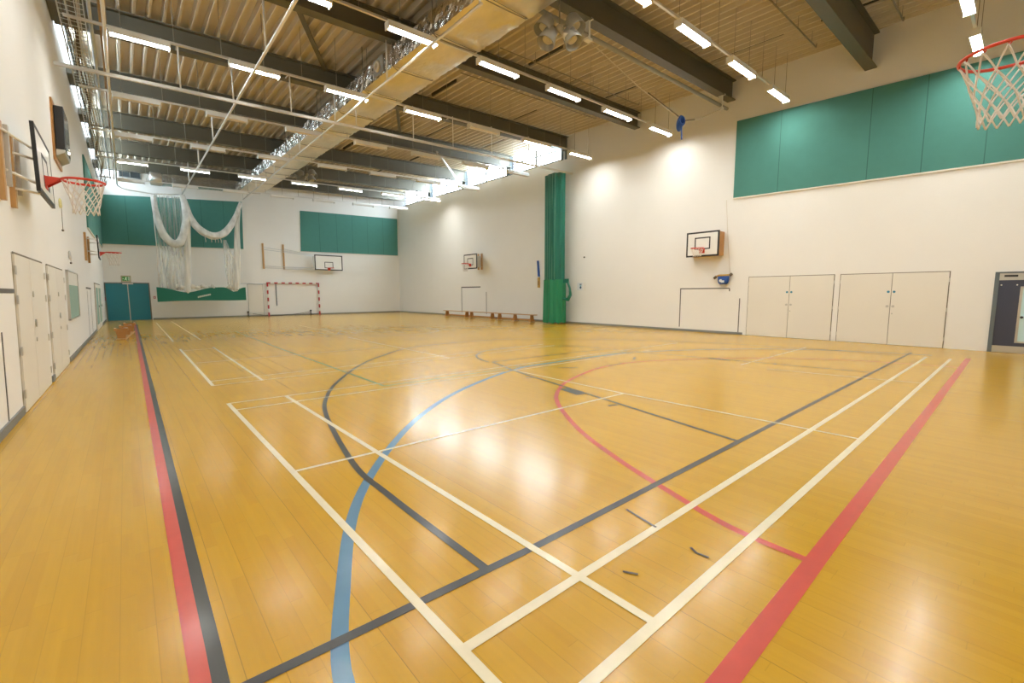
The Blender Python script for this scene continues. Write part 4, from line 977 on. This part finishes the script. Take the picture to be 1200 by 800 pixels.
# wall hanging strap and notices, right wall
r = thing('hanging_strap', 'narrow blue and ochre strap hanging on right wall left of the curtain', 'strap', Rf(17.45, 1.85))
MB().hexa([Rf(17.40, 2.42, .02), Rf(17.56, 2.42, .02), Rf(17.64, 3.28, .02), Rf(17.50, 3.28, .02), Rf(17.40, 2.42, .05), Rf(17.56, 2.42, .05), Rf(17.64, 3.28, .05), Rf(17.50, 3.28, .05)]).build('blue_webbing', 'blue_strap', r)
MB().box(17.40, 17.56, 1.83, 2.38, .02, .07, Rf).build('wood_block', 'yellow', r); MB().box(17.46, 17.50, 1.95, 2.2, .07, .08, Rf).build('slot', 'black', r)
r = thing('safety_notice', 'blue and white notice on right wall just right of the curtain', 'notice', Rf(14.5, 1.66), 'wall notices')
MB().box(14.38, 14.72, 1.66, 2.04, 0, .01, Rf).build('notice_plate', 'notice', r)
f = MB(); f.box(14.44, 14.56, 1.93, 1.98, .01, .013, Rf); dot(f, Rf, 14.50, 1.80, .06, .01, .013); f.build('blue_print', 'notice_blue', r); MB().box(14.44, 14.56, 1.86, 1.91, .01, .012, Rf).build('pale_blue_print', 'notice_cyan', r)
tag(MB().box(14.17, 14.31, 1.63, 2.04, 0, .012, Rf).build('blank_notice', 'white_metal'), 'plain white plate beside the blue notice on the right wall', 'notice', 'wall notices')
f = MB(); dot(f, Rf, 14.28, 3.26, .035, 0, .05); tag(f.build('wall_hook', 'black'), 'small dark hook on the right wall above the notices', 'hook')
# blue bag on a bar, right wall
r = thing('kit_bag', 'blue bag hung on a yellow wooden bar on the right wall', 'bag', Rf(7.43, 1.85))
MB().tube([Rf(7.72, 2.12, .12), Rf(7.60, 2.17, .12), Rf(7.25, 2.17, .12), Rf(7.16, 2.20, .12)], .035, 10).build('wooden_bar', 'yellow', r)
f = MB(); f.tube([Rf(7.78, 2.06, .12), Rf(7.70, 2.13, .12)], .05, 10); f.tube([Rf(7.20, 2.15, .12), Rf(7.13, 2.22, .12)], .05, 10); f.build('bar_end', 'rope', r)
f = MB(); V = []; F = []
for j, (z, hw, dp) in enumerate(((2.13, .22, .05), (2.06, .21, .09), (1.96, .20, .10), (1.88, .18, .09), (1.84, .13, .05))):
    for i in range(12):
        a = 2 * PI * i / 12; V.append(Rf(7.43 + hw * math.copysign(abs(math.cos(a)) ** .6, math.cos(a)), z, .12 + dp * math.sin(a)))
for j in range(4):
    for i in range(12): F.append((j * 12 + i, j * 12 + (i + 1) % 12, (j + 1) * 12 + (i + 1) % 12, (j + 1) * 12 + i))
F += [tuple(range(12)), tuple(range(59, 47, -1))]
f.add(V, F, True); f.build('bag_body', 'blue_strap', r)
f = MB(); dot(f, Rf, 7.49, 1.97, .055, .20, .225); f.box(7.36, 7.47, 1.90, 1.98, .20, .222, Rf); f.build('white_emblem', 'notice', r)
MB().tube([Rf(7.20, 2.2, .1), Rf(7.36, 3.3, .03), Rf(7.50, 4.9, .02)], .008, 5).build('hanging_cord', 'rope_pale', r)

# ------------------------------------------------------------------ world, camera
wd = bpy.data.worlds.new('outside'); scene.world = wd; wd.use_nodes = True
bg = wd.node_tree.nodes['Background']; bg.inputs[0].default_value = (.75, .86, 1.0, 1); bg.inputs[1].default_value = 1.0

yaw, pitch, roll = 0.7138, -0.1075, -0.0022
fwd = Vector((math.sin(yaw) * math.cos(pitch), math.cos(yaw) * math.cos(pitch), math.sin(pitch)))
rt = Vector((math.cos(yaw), -math.sin(yaw), 0)); up = rt.cross(fwd)
r2 = rt * math.cos(roll) + up * math.sin(roll); u2 = up * math.cos(roll) - rt * math.sin(roll)
cd = bpy.data.cameras.new('camera'); cam = bpy.data.objects.new('camera', cd); COL.objects.link(cam)
mw = Matrix((r2, u2, -fwd)).transposed().to_4x4(); mw.translation = Vector((0, 0, 1.5146)); cam.matrix_world = mw
cd.sensor_width = 36; cd.lens = 36 * 520.86 / 1200; cd.clip_start = .05; cd.clip_end = 200
scene.camera = cam

for o in bpy.data.objects:
    if '_base' in o: del o['_base']
scene.view_settings.view_transform = 'Standard'; scene.view_settings.look = 'None'
scene.view_settings.gamma = 1.0; scene.view_settings.use_curve_mapping = False
scene.view_settings.exposure = 0.10
scene.cycles.use_denoising = True
scene.cycles.max_bounces = 8; scene.cycles.diffuse_bounces = 5; scene.cycles.glossy_bounces = 4; scene.cycles.transparent_max_bounces = 24
scene.cycles.sample_clamp_indirect = 6
